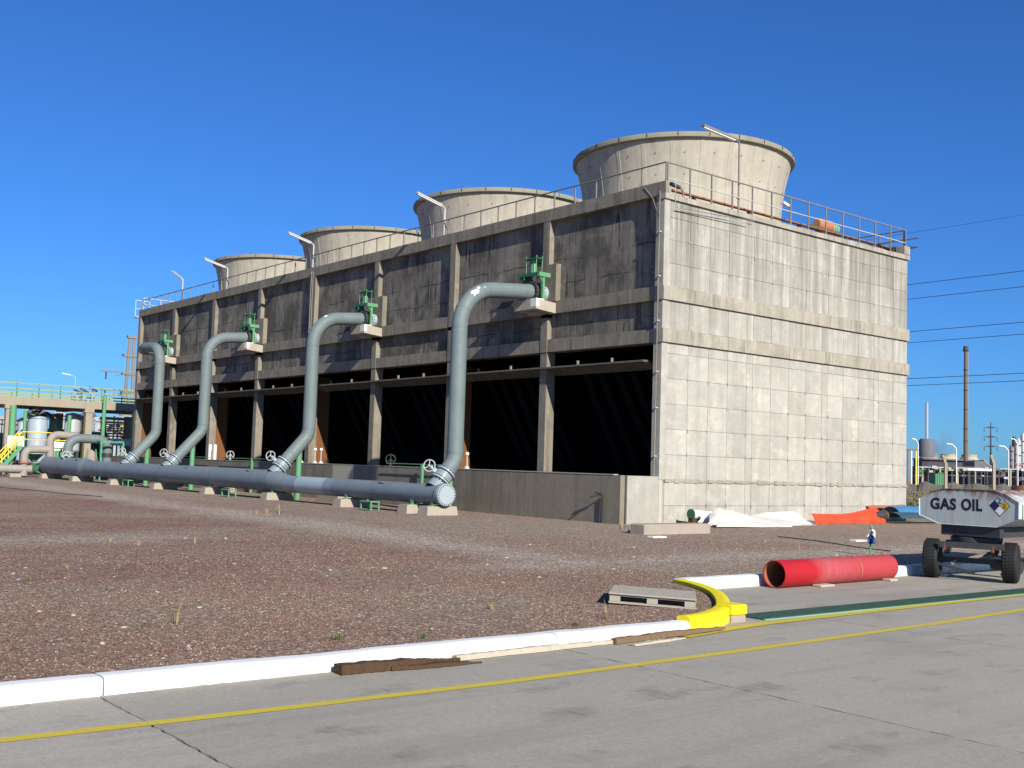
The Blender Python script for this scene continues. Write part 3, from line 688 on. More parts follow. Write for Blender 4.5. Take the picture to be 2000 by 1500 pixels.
# ================================================================== HEADER PIPE, RISERS, VALVES
HY = -4.72
hd = thing('header_pipe', (-20, HY, 0), 'long blue-grey header pipe lying in front of the tower, ending in a bolted blank flange', 'pipe')
MB().tube([(-41.9, HY, .81), (-17.9, HY, .80)], .455, 32).build('large_run', M['header'], hd, True)
MB().tube([(-17.9, HY, .80), (-16.6, HY, .70)], [.455, .345], 32, False).build('reducer', M['header'], hd, True)
MB().tube([(-16.6, HY, .70), (-15.55, HY, .70)], .346, 32, False).build('painted_band', M['pipe_mid'], hd, True)
MB().tube([(-15.55, HY, .70), (-13.25, HY, .70)], .347, 32, False).build('painted_band', M['pipe_light'], hd, True)
MB().tube([(-13.25, HY, .70), (-12.6, HY, .70)], .346, 32, False).build('painted_band', M['pipe_mid'], hd, True)
MB().tube([(-12.6, HY, .70), (-5.35, HY, .70)], .345, 32).build('small_run', M['header'], hd, True)
MB().tube([(-42.5, HY, .83), (-41.9, HY, .82)], [.56, .455], 32, False).build('reducer', M['header'], hd, True)
MB().tube([(-50.2, HY, .85), (-42.5, HY, .83)], .56, 32).build('widest_run', M['header'], hd, True)
fl = MB().cyl((-5.42, HY, .70), (-5.30, HY, .70), .375, n=36).build('blank_flange', M['pipe_light'], hd, True)
fl['label'] = 'pale round blank flange closing the header'
MB().cyl((-5.56, HY, .70), (-5.45, HY, .70), .375, n=36).build('flange', M['header'], hd, True)
bolt_me = MB().cyl((0,0,0), (.035,0,0), .016, n=6).mesh('bolt', M['steel'])
for k in range(24):
    a = 2*math.pi*k/24; obj('bolt', bolt_me, fl, Vector((-5.30, HY+.335*math.cos(a), .70+.335*math.sin(a)))-hd.location)
for x, r in ((-39.5, .458), (-34.2, .458), (-28.0, .458), (-22.3, .458), (-9.4, .348), (-7.2, .348)):
    MB().tube([(x-.012, HY, .80 if x < -17 else .70), (x+.012, HY, .80 if x < -17 else .70)], r+.004, 32, False).build('weld_bead', M['pipe_mid'], hd, True)
# flow arrows painted on the header (thin black patches wrapped on the pipe)
def arrow(x0, zc, r, L=1.0):
    mb = MB()
    def pt(x, a): return (x, HY-(r+.004)*math.cos(a), zc+(r+.004)*math.sin(a))
    a0 = .9
    mb.add([pt(x0, a0), pt(x0-.45*L, a0+.16), pt(x0-.42*L, a0), pt(x0-.55*L, a0-.02), pt(x0-.05, a0-.1)], [(0,1,2,3,4)])
    mb.add([pt(x0-.02, a0-.05), pt(x0-.18*L, a0-.09), pt(x0-.62*L, a0-.85), pt(x0-.60*L, a0-.85)], [(0,1,2,3)])
    return mb.build('flow_arrow', M['ink'], hd)
for x, z, r in ((-8.9, .70, .345), (-19.8, .80, .455), (-26.6, .80, .455), (-32.2, .80, .455), (-36.5, .80, .455), (-43.2, .84, .56)): arrow(x, z, r)

def handwheel(parent, c, ax, R, m, stem=.25):
    o = MB().torus(c, ax, R, R*.10, 28, 8).build('handwheel', m, parent, True)
    ax = Vector(ax).normalized(); a = ax.cross(Vector((0,0,1))).normalized(); b = ax.cross(a); c = Vector(c)
    for k in range(3):
        t = 2*math.pi*k/3+.5; MB().bar(c, c+(a*math.cos(t)+b*math.sin(t))*R, R*.14, R*.10, ax).build('spoke', m, o)
    MB().cyl(c-ax*stem, c+ax*.05, R*.17, n=10).build('hub', m, o, True)
    return o
def flange_ring(parent, c, d, r, th, m, nm='flange', bolts=0, mbolt=None):
    c = Vector(c); d = Vector(d).normalized(); o = MB().cyl(c-d*(th/2), c+d*(th/2), r, n=28).build(nm, m, parent, True)
    if bolts:
        a = d.orthogonal().normalized(); b = d.cross(a)
        for k in range(bolts):
            t = 2*math.pi*k/bolts; q = c+(a*math.cos(t)+b*math.sin(t))*(r*.90)
            MB().cyl(q-d*(th/2+.045), q+d*(th/2+.045), .03, n=6).build('bolt', mbolt or M['steel'], o)
    return o
def riser(i, x, yr, lab, path_top, sgn=1):
    rp = thing('riser_pipe', (x, yr, 0), lab, 'pipe', 'riser pipes feeding the cooling tower')
    r = .285; zh = .80 if x < -17 else .70; rh = .455 if x < -17 else .345
    dy = yr-HY; zb = zh+rh*.6+ (abs(dy)+.15)
    foot = Vector((x, HY+.02, zh+rh*.72)); knee = Vector((x, yr, foot.z+abs(yr-HY)*1.02+.12))
    low = fillet([tuple(foot), tuple(knee)] + path_top, [.75]+([1.5] if len(path_top) == 2 else [1.0]*(len(path_top)-1)), 10)
    pp = MB().tube(low, r, 28, False).build('pipe', M['pipe'], rp, True)
    PL_ = [Vector(q) for q in low]
    for k in range(2, len(PL_)-2):
        if (PL_[k+1]-PL_[k]).length > .5 or (PL_[k]-PL_[k-1]).length > .5 or (k % 5 == 0):
            T_ = (PL_[k+1]-PL_[k-1]).normalized(); MB().tube([PL_[k]-T_*.012, PL_[k]+T_*.012], r+.007, 28, False).build('weld_ring', M['pipe'], pp, True)
    if i < 2:      # white paint splashes on the upper bend
        P = [Vector(q) for q in low]
        for fr_, a0, sz in (((.80, .62, 1.0), (.86, .75, .45), (.90, .5, .25)) if i == 0 else ((.84, 1.1, .45),)):
            k = int(fr_*(len(P)-1)); T = (P[min(k+1, len(P)-1)]-P[k-1]).normalized(); X_ = Vector((1,0,0)); N_ = X_.cross(T); N_ = N_ if N_.z > 0 else -N_
            pts = []
            for q in range(11):
                t_ = 2*math.pi*q/11; rr_ = sz*random.uniform(.55, 1.25); al = a0+rr_*.42*math.sin(t_); pts.append(P[k]+T*(rr_*.17*math.cos(t_))+(X_*math.cos(al)+N_*math.sin(al))*(r+.006))
            c0 = sum(pts, Vector())/11; c0 = P[k]+(c0-P[k]).normalized()*(r+.007)
            MB().add(pts+[c0], [(q, (q+1) % 11, 11) for q in range(11)]).build('paint_splash', M['whitewash'], pp)
    d = (knee-foot).normalized()
    MB().tube([tuple(foot-d*.10), tuple(foot+d*.18)], [r*1.12, r*1.02], 28, False).build('branch_saddle', M['pipe_mid'], rp, True)
    # butterfly valve near the header
    v = MB().cyl(foot+d*.34, foot+d*.56, r*1.16, n=28).build('valve_body', M['pipe_mid'], rp, True)
    for q in (.27, .63): flange_ring(v, foot+d*q, d, r*1.30, .045, M['pipe_light'], 'flange', 16)
    g = foot+d*.45+Vector((0,0,0)); nrm = Vector((-.35, -.75, 0)) + Vector((0, 0, .75)); nrm = (nrm - d*nrm.dot(d)).normalized()
    hw = g+nrm*(r*1.18+.22)
    MB().bar(g+nrm*r, hw, .14, .14).build('gearbox', M['pipe_light'], v)
    handwheel(v, hw+Vector((.42, -.62, .25)).normalized()*.12, (.62, -.75, .12), .20, M['galv'], .16)
    # green prop under the elbow
    yp = HY+(yr-HY)*.72; MB().cyl((x+.02, yp, .0), (x+.02, yp, foot.z+(knee.z-foot.z)*.72-.30), .125, n=18).build('prop_post', M['green'], rp, True)
    # actuated valve on the corbel by the wall
    xv, zv = path_top[-1][0], path_top[-1][2]
    vb = MB().cyl((xv, -.62, zv), (xv, -.34, zv), .33, n=28).build('wall_valve', M['steel'], rp, True)
    for y in (-.66, -.30): flange_ring(vb, (xv, y, zv), (0,1,0), .385, .05, M['steel'] if y < -.5 else M['pipe_light'], 'flange', 16)
    MB().cyl((xv, -.29, zv), (xv, .0, zv), r, n=28).build('wall_stub', M['pipe_light'], rp, True)
    fr = MB().bar((xv+.52, -.70, 8.86), (xv-.66, -.70, 8.86), .10, .12).build('actuator_frame', M['dgreen'], rp)  # beams turned from the sun take dark green as painted shade
    MB().bar((xv+.52, -.30, 8.86), (xv-.66, -.30, 8.86), .10, .12).build('frame_beam', M['dgreen'], fr)
    MB().bar((xv+.52, -.76, 8.83), (xv+.52, -.22, 8.83), .12, .16).build('frame_beam', M['green'], fr)  # sunlit right side painted in the brighter green
    MB().bar((xv-.64, -.76, 8.83), (xv-.64, -.22, 8.83), .12, .14).build('frame_beam', M['dgreen'], fr)
    for dx in (.50, -.60):
        MB().box(xv+dx-.05, xv+dx+.05, -.56, -.46, 7.90, 8.78).build('frame_leg', M['green'], fr)
        MB().bar((xv+dx, -.52, 8.55), (xv+dx, -.70, 8.78), .05, .05).build('knee_brace', M['green'], fr)
        MB().box(xv+dx-.12, xv+dx+.12, -.62, -.40, 7.895, 7.93).build('foot_plate', M['green'], fr)
    ac = MB().cyl((xv-.08, -.50, 8.92), (xv-.08, -.50, 9.27), .125, n=18).build('actuator', M['green'], rp, True)
    MB().cyl((xv-.08, -.50, 9.27), (xv-.08, -.50, 9.46), .095, n=16).build('actuator_cap', M['green'], ac, True)
    MB().box(xv-.38, xv+.28, -.68, -.32, 9.46, 9.50).build('top_plate', M['dgreen'], ac)
    for dx in (-.34, .24):
        for dy in (-.64, -.36): MB().cyl((xv+dx, dy, 8.9), (xv+dx, dy, 9.58), .014, n=6).build('tie_rod', M['green'], ac)
    MB().box(xv-.3, xv-.05, -.62, -.38, 8.58, 8.90).build('gearbox', M['steel'], vb)
    return rp
zt = 8.22
riser(0, -6.0, -3.92, 'nearest tall grey riser pipe with white paint splashes on its bend', [(-6.0, -3.92, 7.92), (-6.05, -.72, zt)])
riser(1, -18.0, -3.16, 'second tall grey riser pipe from the flanged header end', [(-18.0, -3.16, 7.96), (-18.05, -.72, zt)])
riser(2, -30.0, -2.88, 'third tall grey riser pipe from the flanged header end', [(-30.0, -2.88, 7.98), (-30.05, -.72, zt)])
riser(3, -36.0, -3.08, 'farthest grey riser pipe with a double bend at its top', [(-36.0, -3.08, 7.86), (-38.3, -3.12, 8.0), (-42.05, -1.9, 8.18), (-42.05, -.72, zt)])
# ================================================================== CONCRETE BLOCKS AND GREEN SADDLES UNDER THE HEADER
labs = ['concrete block under the header beside the blank flange', 'concrete block under the header, second from the blank flange', 'concrete block under the header, third from the blank flange',
        'concrete block under the header, fourth from the blank flange', 'concrete block under the header, fifth from the blank flange', 'concrete block under the header, sixth from the blank flange',
        'concrete block under the header, seventh from the blank flange', 'concrete block under the widest left length of the header', 'leftmost concrete block under the header']
for i, x in enumerate((-5.75, -7.0, -11.5, -17.6, -23.9, -30.2, -36.6, -43.2, -49.4)):
    wd = .50; dz = 0.30
    t = thing('support_block', (x, HY, 0), labs[i], 'concrete block', 'concrete support blocks under the header')
    mb = MB(); y0, y1 = HY-.66, HY+.62
    mb.add([(x-wd/2-.08, y0-.03, -.1), (x+wd/2+.08, y0-.03, -.1), (x+wd/2+.08, y1, -.1), (x-wd/2-.08, y1, -.1), (x-wd/2, y0+.04, dz), (x+wd/2, y0+.04, dz), (x+wd/2, y1-.04, dz), (x-wd/2, y1-.04, dz)],
           ((0,3,2,1), (4,5,6,7), (0,1,5,4), (1,2,6,5), (2,3,7,6), (3,0,4,7)))
    mb.build('block', M['block'], t)
    MB().box(x-.10, x+.10, HY-.40, HY+.40, dz, dz+.025).build('base_plate', M['green'], t)
    rr = .345 if x > -16 else (.455 if x > -42 else .56); zc = .70 if x > -16 else .80
    for sy in (-1, 1): MB().box(x-.07, x+.07, HY+sy*.26-.02, HY+sy*.26+.02, dz+.024, max(zc-math.sqrt(max(rr**2-.26**2, .01))+.04, dz+.08)).build('saddle_plate', M['green'], t)
# small blocks against the basin wall behind the header
for i, (x, lab) in enumerate(((-15.8, 'low concrete sleeper behind the header under its pale painted band'), (-27.0, 'low concrete sleeper behind the header near the third riser'))):
    o = MB().bbox(x-.9, x+.9, -3.35, -2.7, -.02, .30, .03).build('sleeper', M['block']); tag(o, lab, 'concrete sleeper')
# green step-over stools beside the header
def stool(x, y, label, wd=.75):
    t = thing('step_stool', (x, y, 0), label, 'step stool', 'green step stools by the header')
    MB().bbox(x-wd/2, x+wd/2, y-.20, y+.20, .30, .35, .01).build('tread', M['green'], t)
    for sx in (-1, 1):
        for sy in (-1, 1): MB().box(x+sx*(wd/2-.04)-.025, x+sx*(wd/2-.04)+.025, y+sy*.16-.025, y+sy*.16+.025, 0, .31).build('leg', M['green'], t)
    MB().box(x-wd/2+.02, x+wd/2-.02, y-.19, y-.165, .02, .06).build('foot_rail', M['green'], t)
stool(-8.6, -5.7, 'green step stool in front of the header near the blank flange')
stool(-20.2, -5.75, 'green step stool in front of the header between the second and third risers')
stool(-34.3, -5.1, 'green step stool in front of the header at the farthest riser', .9)
# green stanchions with a thin rail along the basin
t = thing('basin_handrail', (-20, -1.95, 0), 'thin green stanchions and rail along the basin wall behind the header', 'handrail')
for x in (-10.9, -26.0, -33.5): MB().box(x-.05, x+.05, -1.99, -1.89, 0, 1.72).build('stanchion', M['green'], t)
for a, b in ((-13.5, -9.2), (-29.5, -22.9), (-36, -31)): MB().bar((a, -1.94, 1.70), (b, -1.94, 1.70), .035, .035).build('rail', M['green'], t)
# things standing on the basin wall
def globe(x, h, label):
    t = thing('globe_post', (x, YB+.1, ZBAS+.03), label, 'post')
    MB().cyl((x, YB+.1, ZBAS+.03), (x, YB+.1, ZBAS+h), .022, n=8).build('stem', M['rail_light'], t, True)
    MB().sphere((x, YB+.1, ZBAS+h+.04), .075, 12).build('globe', M['white'], t, True)
    MB().tube([(x, YB+.1, ZBAS+.03), (x, YB+.1, ZBAS+.14)], [.12, .05], 10).build('foot', M['rail_light'], t)
globe(-8.35, .55, 'short white globe post on the basin wall right of the nearest riser')
globe(-21.4, .62, 'leftmost short white globe post near the second riser')
globe(-20.1, .62, 'middle short white globe post near the second riser')
globe(-19.55, .62, 'rightmost short white globe post near the second riser')
for i, x in enumerate((-31.8, -31.15)):
    t = thing('white_tube', (x, YB+.1, ZBAS+.03), ('left' if i == 0 else 'right')+' upright white tube on the basin wall beside the third riser', 'tube')
    MB().cyl((x, YB+.1, ZBAS+.03), (x, YB+.1, ZBAS+.80), .09, n=14).build('tube', M['white'], t, True); MB().sphere((x, YB+.1, ZBAS+.80), .09, 12, (1,1,.5)).build('cap', M['white'], t, True)
for i, (x, m, lab) in enumerate(((-29.1, M['galv'], 'pale handwheel standing above the basin wall right of the third riser'), (-13.6, M['steel'], 'black handwheel standing above the basin wall between the first two risers'), (-19.0, M['steel'], 'small black handwheel on the basin wall at the second riser'))):
    t = thing('basin_valve_wheel', (x, YB+.05, ZBAS+.03), lab, 'handwheel')
    handwheel(t, (x, YB+.05, ZBAS+.30 if i < 2 else ZBAS+.14), (.75, -.65, 0), .20 if i < 2 else .11, m, .3)
    MB().cyl((x, YB+.05, ZBAS+.03), (x, YB+.05, ZBAS+.30 if i < 2 else ZBAS+.14), .035, n=8).build('stem', m, t)
# tap with a rusty downpipe at the basin's near end
t = thing('basin_tap', (-.75, YB-.03, 0), 'small rusty tap and pipe on the basin wall near its sunlit end', 'tap')
MB().tube(fillet([(-.72, YB-.05, 0), (-.72, YB-.05, .88), (-.72, YB-.22, .93), (-.95, YB-.42, .82)], .05, 4), .024, 8).build('pipe', M['steel'], t, True)
MB().cyl((-.86, YB-.05, 0), (-.86, YB-.05, .82), .022, n=8).build('pipe', M['steel'], t, True)
MB().bar((-.62, YB-.2, .95), (-.86, YB-.3, .97), .05, .05).build('handle', M['steel'], t)

# ================================================================== FOREGROUND THINGS
# red pipe lying on the apron
def red_mat():
    n = NT('chalky_red_pipe_paint')
    sp = n.n('ShaderNodeSeparateXYZ'); n.l(n.n('ShaderNodeTexCoord').outputs['Object'], sp.inputs[0])
    c = n.mix(n.noise(4, 6), (.33,.007,.012), (.43,.012,.018))
    y = n.math('ADD', sp.outputs[1], n.math('MULTIPLY', n.math('SUBTRACT', n.noise(3, 6), .5), .5))
    ch = n.ramp(n.math('MULTIPLY', y, .25), [(.20, 0), (.30, .75), (.6, .45), (.98, .35)])
    ch2 = n.math('MULTIPLY', ch, n.ramp(n.noise(9, 8, (.4, 2.2, .4), .75), [(.25, .35), (.65, 1)]))
    c = n.mix(n.math('MULTIPLY', ch2, .62), c, (.42,.19,.20))
    return n.fin(c, .6, 0, .35)
M['red'] = red_mat()
rp = thing('red_pipe', (13.66, -11.62, ZR+.006), 'chalky red steel pipe lying open-ended on the concrete apron', 'pipe', rz=R_(1.5))
rr, L_ = .228, 3.45
mb = MB(); n = 32; v = []; f = []
prf = [(rr-.012, .30), (rr-.012, 0), (rr, 0), (rr, L_), (rr-.012, L_), (rr-.012, .30)]
for r, y in prf:
    for k in range(n): a = 2*math.pi*k/n; v.append((r*math.cos(a), y, rr+r*math.sin(a)))
for i in range(len(prf)-1):
    for k in range(n): j = (k+1) % n; f.append((i*n+k, i*n+j, (i+1)*n+j, (i+1)*n+k))
mb.add(v, f); mb.build('shell', M['red'], rp, True, True)
mb = MB(); v = []; f = []
for r, y in ((rr-.013, .02), (rr-.013, L_-.02)):
    for k in range(n): a = 2*math.pi*k/n; v.append((r*math.cos(a), y, rr+r*math.sin(a)))
for k in range(n): j = (k+1) % n; f.append((k, n+k, n+j, j))
mb.add(v, f); mb.build('inside', M['rust'], rp, True, True)
MB().tube([(0, 2.25, rr), (0, 2.275, rr)], rr+.006, 32, False).build('weld_seam', M['orange_rust'], rp, True, True)
MB().bbox(-.30, -.16, .35, .6, 0, .05, .01).build('chock', M['wood_pale'], rp, local=True)
MB().bbox(.12, .30, .9, 1.3, 0, .035, .008).build('chock', M['wood_pale'], rp, local=True)
MB().bbox(.10, .28, 3.1, 3.35, 0, .04, .008).build('chock', M['wood_pale'], rp, local=True)
# pallet
pl = thing('pallet', (14.84, -15.72, .0), 'weathered grey wooden pallet on the gravel inside the curved kerb', 'pallet', rz=R_(42.5))
pl.rotation_euler = (R_(-1.2), R_(1.8), R_(42.5))
for i in range(7):
    wd = .125; y = -.52+i*.173
    MB().bbox(-.56, .56, y-wd/2+.003*random.random(), y+wd/2+.02, .115, .138, .003).build('deck_board', M['wood_grey'], pl, local=True)
for y in (-.50, 0, .50): MB().bbox(-.56, .56, y-.05, y+.05, .092, .1145, .003).build('stringer_board', M['wood_grey'], pl, local=True)
for y in (-.50, 0, .50):
    for x in (-.48, 0, .48): MB().bbox(x-.07, x+.07, y-.05, y+.05, .022, .0915, .004).build('block', M['wood_grey'], pl, local=True)
    MB().bbox(-.56, .56, y-.05, y+.05, -.002, .0215, .003).build('bottom_board', M['wood_grey'], pl, local=True)
# broken planks by the kerb
def plank(p0, p1, wd, th, m, label, taper=.3, lift=0.0, split=True):
    p0 = Vector((*p0, ZR)); p1 = Vector((*p1, ZR)); d = p1-p0; L = d.length; ang = math.atan2(d.y, d.x)
    n = 44; v = []; f = []; r2 = random.Random(int(L*1000)); w0 = 0.0; w1 = 0.0; ht = 0.0
    for i in range(n+1):
        t = i/n; q = max(0, (t-.5)/.5); wl = wd*(1-taper*q**1.3); w0 = w0*.6+r2.uniform(-.014, .014); w1 = w1*.85+r2.uniform(-.009, .009)*(1+1.5*q); ht = ht*.85+r2.uniform(-.004, .004)
        e0 = wl/2+w0*.6; e1 = wl/2+w1; o = wd*.15*q*math.sin(t*9)
        z0 = lift*t; hh = max(.008, th*(1-.55*q)+ht)
        v += [(L*t, -e0+o, z0), (L*t, e1*.92+o, z0), (L*t, e1+o-.01, z0+hh*.93), (L*t, -e0+o+.008, z0+hh)]
    for i in range(n):
        for k in range(4): j = (k+1) % 4; f.append((i*4+k, i*4+j, (i+1)*4+j, (i+1)*4+k))
    f += [(0,1,2,3), (n*4+3, n*4+2, n*4+1, n*4)]
    mb = MB().add(v, f); mb.f = [tuple(reversed(q)) for q in mb.f]
    o = mb.build('broken_plank', m); o.location = (p0.x, p0.y, ZR+.006); o.rotation_euler = (0, 0, ang); return tag(o, label, 'plank')
plank((16.56, -21.50), (16.62, -20.2), .16, .085, M['wood_brown'], 'thick rotten brown plank lying against the white kerb', .75)
plank((16.62, -21.0), (16.75, -20.05), .14, .03, M['wood_brown'], 'thin split brown plank at the foot of the rotten plank', .8)
plank((16.52, -20.2), (16.50, -17.9), .09, .05, M['wood_pale'], 'long pale plank lying along the foot of the white kerb', .2)
plank((16.54, -18.1), (16.47, -16.2), .10, .06, M['wood_mid'], 'brown broken plank reaching the yellow curved kerb', .7, .02)
plank((16.72, -18.0), (16.66, -17.1), .10, .02, M['wood_pale'], 'thin pale board lying beside the brown broken plank', .4)

# gas oil trailer
tr = thing('fuel_trailer', (14.43, -6.9, ZR+.006), 'grey fuel trailer with GAS OIL lettering on its tank end', 'trailer')
def trail_mat():
    n = NT('grey_white_tank_paint')
    c = n.mix(n.noise(2, 6), (.40,.44,.43), (.47,.50,.485))
    sp = n.n('ShaderNodeSeparateXYZ'); n.l(n.n('ShaderNodeTexCoord').outputs['Object'], sp.inputs[0])
    top = n.ramp(n.math('SUBTRACT', sp.outputs[2], .72), [(.70, 0), (.98, 1)])
    ru = n.math('MULTIPLY', n.ramp(n.math('ADD', n.noise(5, 8, (1, 1, .35), .7, True), n.math('MULTIPLY', top, .26)), [(.64, 0), (.74, 1)]), top)
    c = n.mix(ru, c, (.22,.10,.04))
    c = n.mix(n.math('MULTIPLY', n.ramp(n.noise(1, 7, (9,9,.8), .7, True), [(.5, 0), (.72, 1)]), .4), c, (.20,.19,.17))
    c = n.mix(n.ramp(n.noise(14, 6, (1,1,1), .7, True), [(.68, 0), (.74, .7)]), c, (.16,.09,.05))
    n.bump(n.noise(4, 3, (1,1,1), .5, True), .25, .02)
    return n.fin(c, .55, 0, .3)
M['tankpaint'] = trail_mat()
sec = [(-.56, 1.03), (.58, 1.03), (.98, 1.20), (.985, 1.50), (.74, 1.64), (.50, 1.705), (-.46, 1.705), (-.72, 1.64), (-.98, 1.50), (-.975, 1.18)]
TL = 5.2
mb = MB(); k = len(sec)
inner = [(x*.985, 1.37+(z-1.37)*.975) for x, z in sec]
v = [(x, .012, z) for x, z in inner] + [(x, 0, z) for x, z in sec] + [(x, .0, z) for x, z in sec] + [(x, TL, z) for x, z in sec]
mb.add([(x, .012, z) for x, z in inner], [tuple(range(k))])
mb.v += [(x, -.006, z) for x, z in sec]; mb.v += [(x, TL, z) for x, z in sec]
for i in range(k):
    j = (i+1) % k; mb.f.append((k+i, i, j, k+j)[::-1]); mb.f.append((k+i, k+j, 2*k+j, 2*k+i))
mb.f.append(tuple(reversed(range(2*k, 3*k))))
tk = mb.build('tank', M['tankpaint'], tr, local=True)
MB().bbox(.99, 1.05, .12, 2.2, 1.18, 1.47, .01).build('side_box', M['white'], tr, local=True)
MB().cyl((0, 2.2, 1.70), (0, 2.2, 1.80), .24, n=20).build('hatch', M['tankpaint'], tr, True, True)
ch = MB().box(-.55, .60, .06, .20, .83, 1.025).build('front_beam', M['steel'], tr, local=True)
for x in (-.5, .55): MB().box(x-.05, x+.05, .2, TL-.1, .84, 1.02).build('chassis_rail', M['steel'], tr, local=True)
MB().box(-.42, .42, .9, 1.02, .86, 1.0).build('cross_member', M['steel'], tr, local=True)
MB().lathe([(.40, .70), (.46, .72), (.46, .80), (.40, .825), (.1, .825), (.1, .70)], (-.08, .5, 0), 24).build('turntable', M['steel'], tr, True, True)
AX = R_(20); ca, sa = math.cos(AX), math.sin(AX)
def axp(s, off, z): return (-.08+s*ca-off*sa, .30+s*sa+off*ca, z)
MB().bar(axp(-.50, -.32, .66), axp(.62, -.32, .66), .09, .11).build('subframe', M['steel'], tr, local=True)
MB().bar(axp(-.50, .32, .66), axp(.5, .32, .66), .09, .11).build('subframe', M['steel'], tr, local=True)
MB().bar(axp(-.66, 0, .365), axp(.66, 0, .365), .09, .10).build('front_axle', M['steel'], tr, local=True)
MB().bar(axp(-.35, -.05, .30), axp(.45, .25, .56), .055, .06).build('drawbar', M['rail'], tr, local=True)
for s in (-.42, .42):
    for q in range(4): MB().bar(axp(s, -.36+q*.045, .57-q*.028), axp(s, .36-q*.045, .57-q*.028), .06, .014).build('leaf_spring', M['steel'], tr, local=True)
    for o_ in (-.34, .34): MB().bar(axp(s, o_, .56), axp(s, o_, .68), .05, .05).build('spring_hanger', M['rust'], tr, local=True)
MB().bar(axp(-.62, -.2, .30), axp(.1, -.25, .14), .05, .05).build('brace', M['steel'], tr, local=True)
MB().cyl((-.28, 1.5, .26), (.28, 1.5, .22), .125, n=18).build('air_tank', M['steel'], tr, True, True)
MB().tube([(-.1, 1.5, .15), (-.07, 1.48, .09), (-.12, 1.48, .06), (-.06, 1.46, .03)], .012, 6).build('hook', M['steel'], tr, True, True)
def wheel(c, ang):
    d = Vector((math.cos(ang), math.sin(ang), 0)); c = Vector(c); R = .365
    prof = [(.20, -.10), (.29, -.135), (.335, -.13), (.362, -.095), (.368, 0), (.362, .095), (.335, .13), (.29, .135), (.20, .10)]
    def spin(prof, n=36):
        mb = MB(); m = len(prof); e = Vector((-d.y, d.x, 0))
        for r, o in prof:
            for q in range(n): a = 2*math.pi*q/n; mb.v.append(tuple(c+d*o+(e*math.cos(a)+Vector((0,0,1))*math.sin(a))*r))
        for i in range(m-1):
            for q in range(n): j = (q+1) % n; mb.f.append((i*n+q, i*n+j, (i+1)*n+j, (i+1)*n+q))
        mb.f.append(tuple(range(n))); mb.f.append(tuple(reversed(range((m-1)*n, m*n))))
        return mb
    w_ = spin([(.0, -.02), (.07, -.05), (.08, -.02), (.19, -.03), (.205, -.08), (.205, .08), (.19, .03), (.08, .05), (.07, .09), (0, .09)]).build('wheel', M['steel'], tr, True, True)
    spin(prof).build('tyre', M['black'], w_, True, True)
    e = Vector((-d.y, d.x, 0)); tm = MB()
    for q in range(40):
        a = 2*math.pi*q/40; rd = e*math.cos(a)+Vector((0,0,1))*math.sin(a)
        for o in (-.08, -.027, .027, .08): tm.bar(c+d*(o-.022)+rd*.366, c+d*(o+.022)+rd*.366, .035, .012, rd)
    tm.build('tread', M['black'], w_, local=True)['kind'] = 'stuff'
wheel(axp(-.69, 0, .372), AX); wheel(axp(.69, 0, .372), AX)
wheel((-.74, 4.4, .372), 0); wheel((.74, 4.4, .372), 0)
MB().bar((-.7, 4.4, .37), (.7, 4.4, .37), .09, .09).build('rear_axle', M['steel'], tr, local=True)
# lettering and hazard diamond on the tank end
def lettering(txt, x0, x1, z0, z1, y, m, parent, bold=.0, nm='lettering'):
    cu = bpy.data.curves.new(nm, 'FONT'); cu.body = txt; cu.size = 1; cu.offset = bold; cu.extrude = .002; cu.resolution_u = 4; cu.space_character = 1.08
    to = bpy.data.objects.new('tmp_text', cu); col.objects.link(to)
    dg = bpy.context.evaluated_depsgraph_get(); me = bpy.data.meshes.new_from_object(to.evaluated_get(dg))
    bpy.data.objects.remove(to)
    co = np.array([v.co[:] for v in me.vertices]); mn, mx = co.min(0), co.max(0)
    for v in me.vertices:
        a = (v.co.x-mn[0])/(mx[0]-mn[0]); b = (v.co.y-mn[1])/(mx[1]-mn[1]); zz = v.co.z
        v.co = (x0+(x1-x0)*a, y-(.0015+zz*.5), z0+(z1-z0)*b)
    me.materials.clear(); me.materials.append(m); return obj(nm, me, parent)
def tl(px, py): q = ony(px, py, -6.9)-tr.location; return q.x, q.z
xa, za = tl(1817, 994); xb, zb = tl(1880, 975); xc, zc = tl(1918, 995)
g1 = lettering('GAS', xa, tl(1867, 985)[0], za-.0, zb+.01, .0105, M['ink'], tr, .035); g1['label'] = 'black lettering GAS'
g2 = lettering('OIL', tl(1877, 985)[0], xc, za+.004, zb+.015, .0105, M['ink'], tr, .035); g2['label'] = 'black lettering OIL'
cx, cz = tl(1952, 988); hw = .185
dm = MB().prism([(cx-hw-.012, .0108, cz), (cx, .0108, cz-hw-.012), (cx+hw+.012, .0108, cz), (cx, .0108, cz+hw+.012)], (0, -.0015, 0)).build('hazard_diamond', M['ink'], tr, local=True)
cols = {'top': (.42,.45,.45), 'left': (.02,.02,.10), 'right': (.55,.45,.06), 'bottom': (.75,.76,.76)}
hh = hw/2
for nm, (dx, dz) in (('top', (0, hh)), ('left', (-hh, 0)), ('right', (hh, 0)), ('bottom', (0, -hh))):
    q = hh-.005; o = MB().prism([(cx+dx-q, .009, cz+dz), (cx+dx, .009, cz+dz-q), (cx+dx+q, .009, cz+dz), (cx+dx, .009, cz+dz+q)], (0, -.0015, 0))
    o.build('diamond_quarter', plain('decal_'+nm, cols[nm], .5), dm, local=True)
lettering('2', cx-.03, cx+.03, cz+hh-.05, cz+hh+.05, .0072, M['ink'], dm, .01, 'digit'); lettering('0', cx+hh-.03, cx+hh+.03, cz-.05, cz+.05, .0072, plain('decal_red', (.4,.08,.03), .5), dm, .02, 'digit')

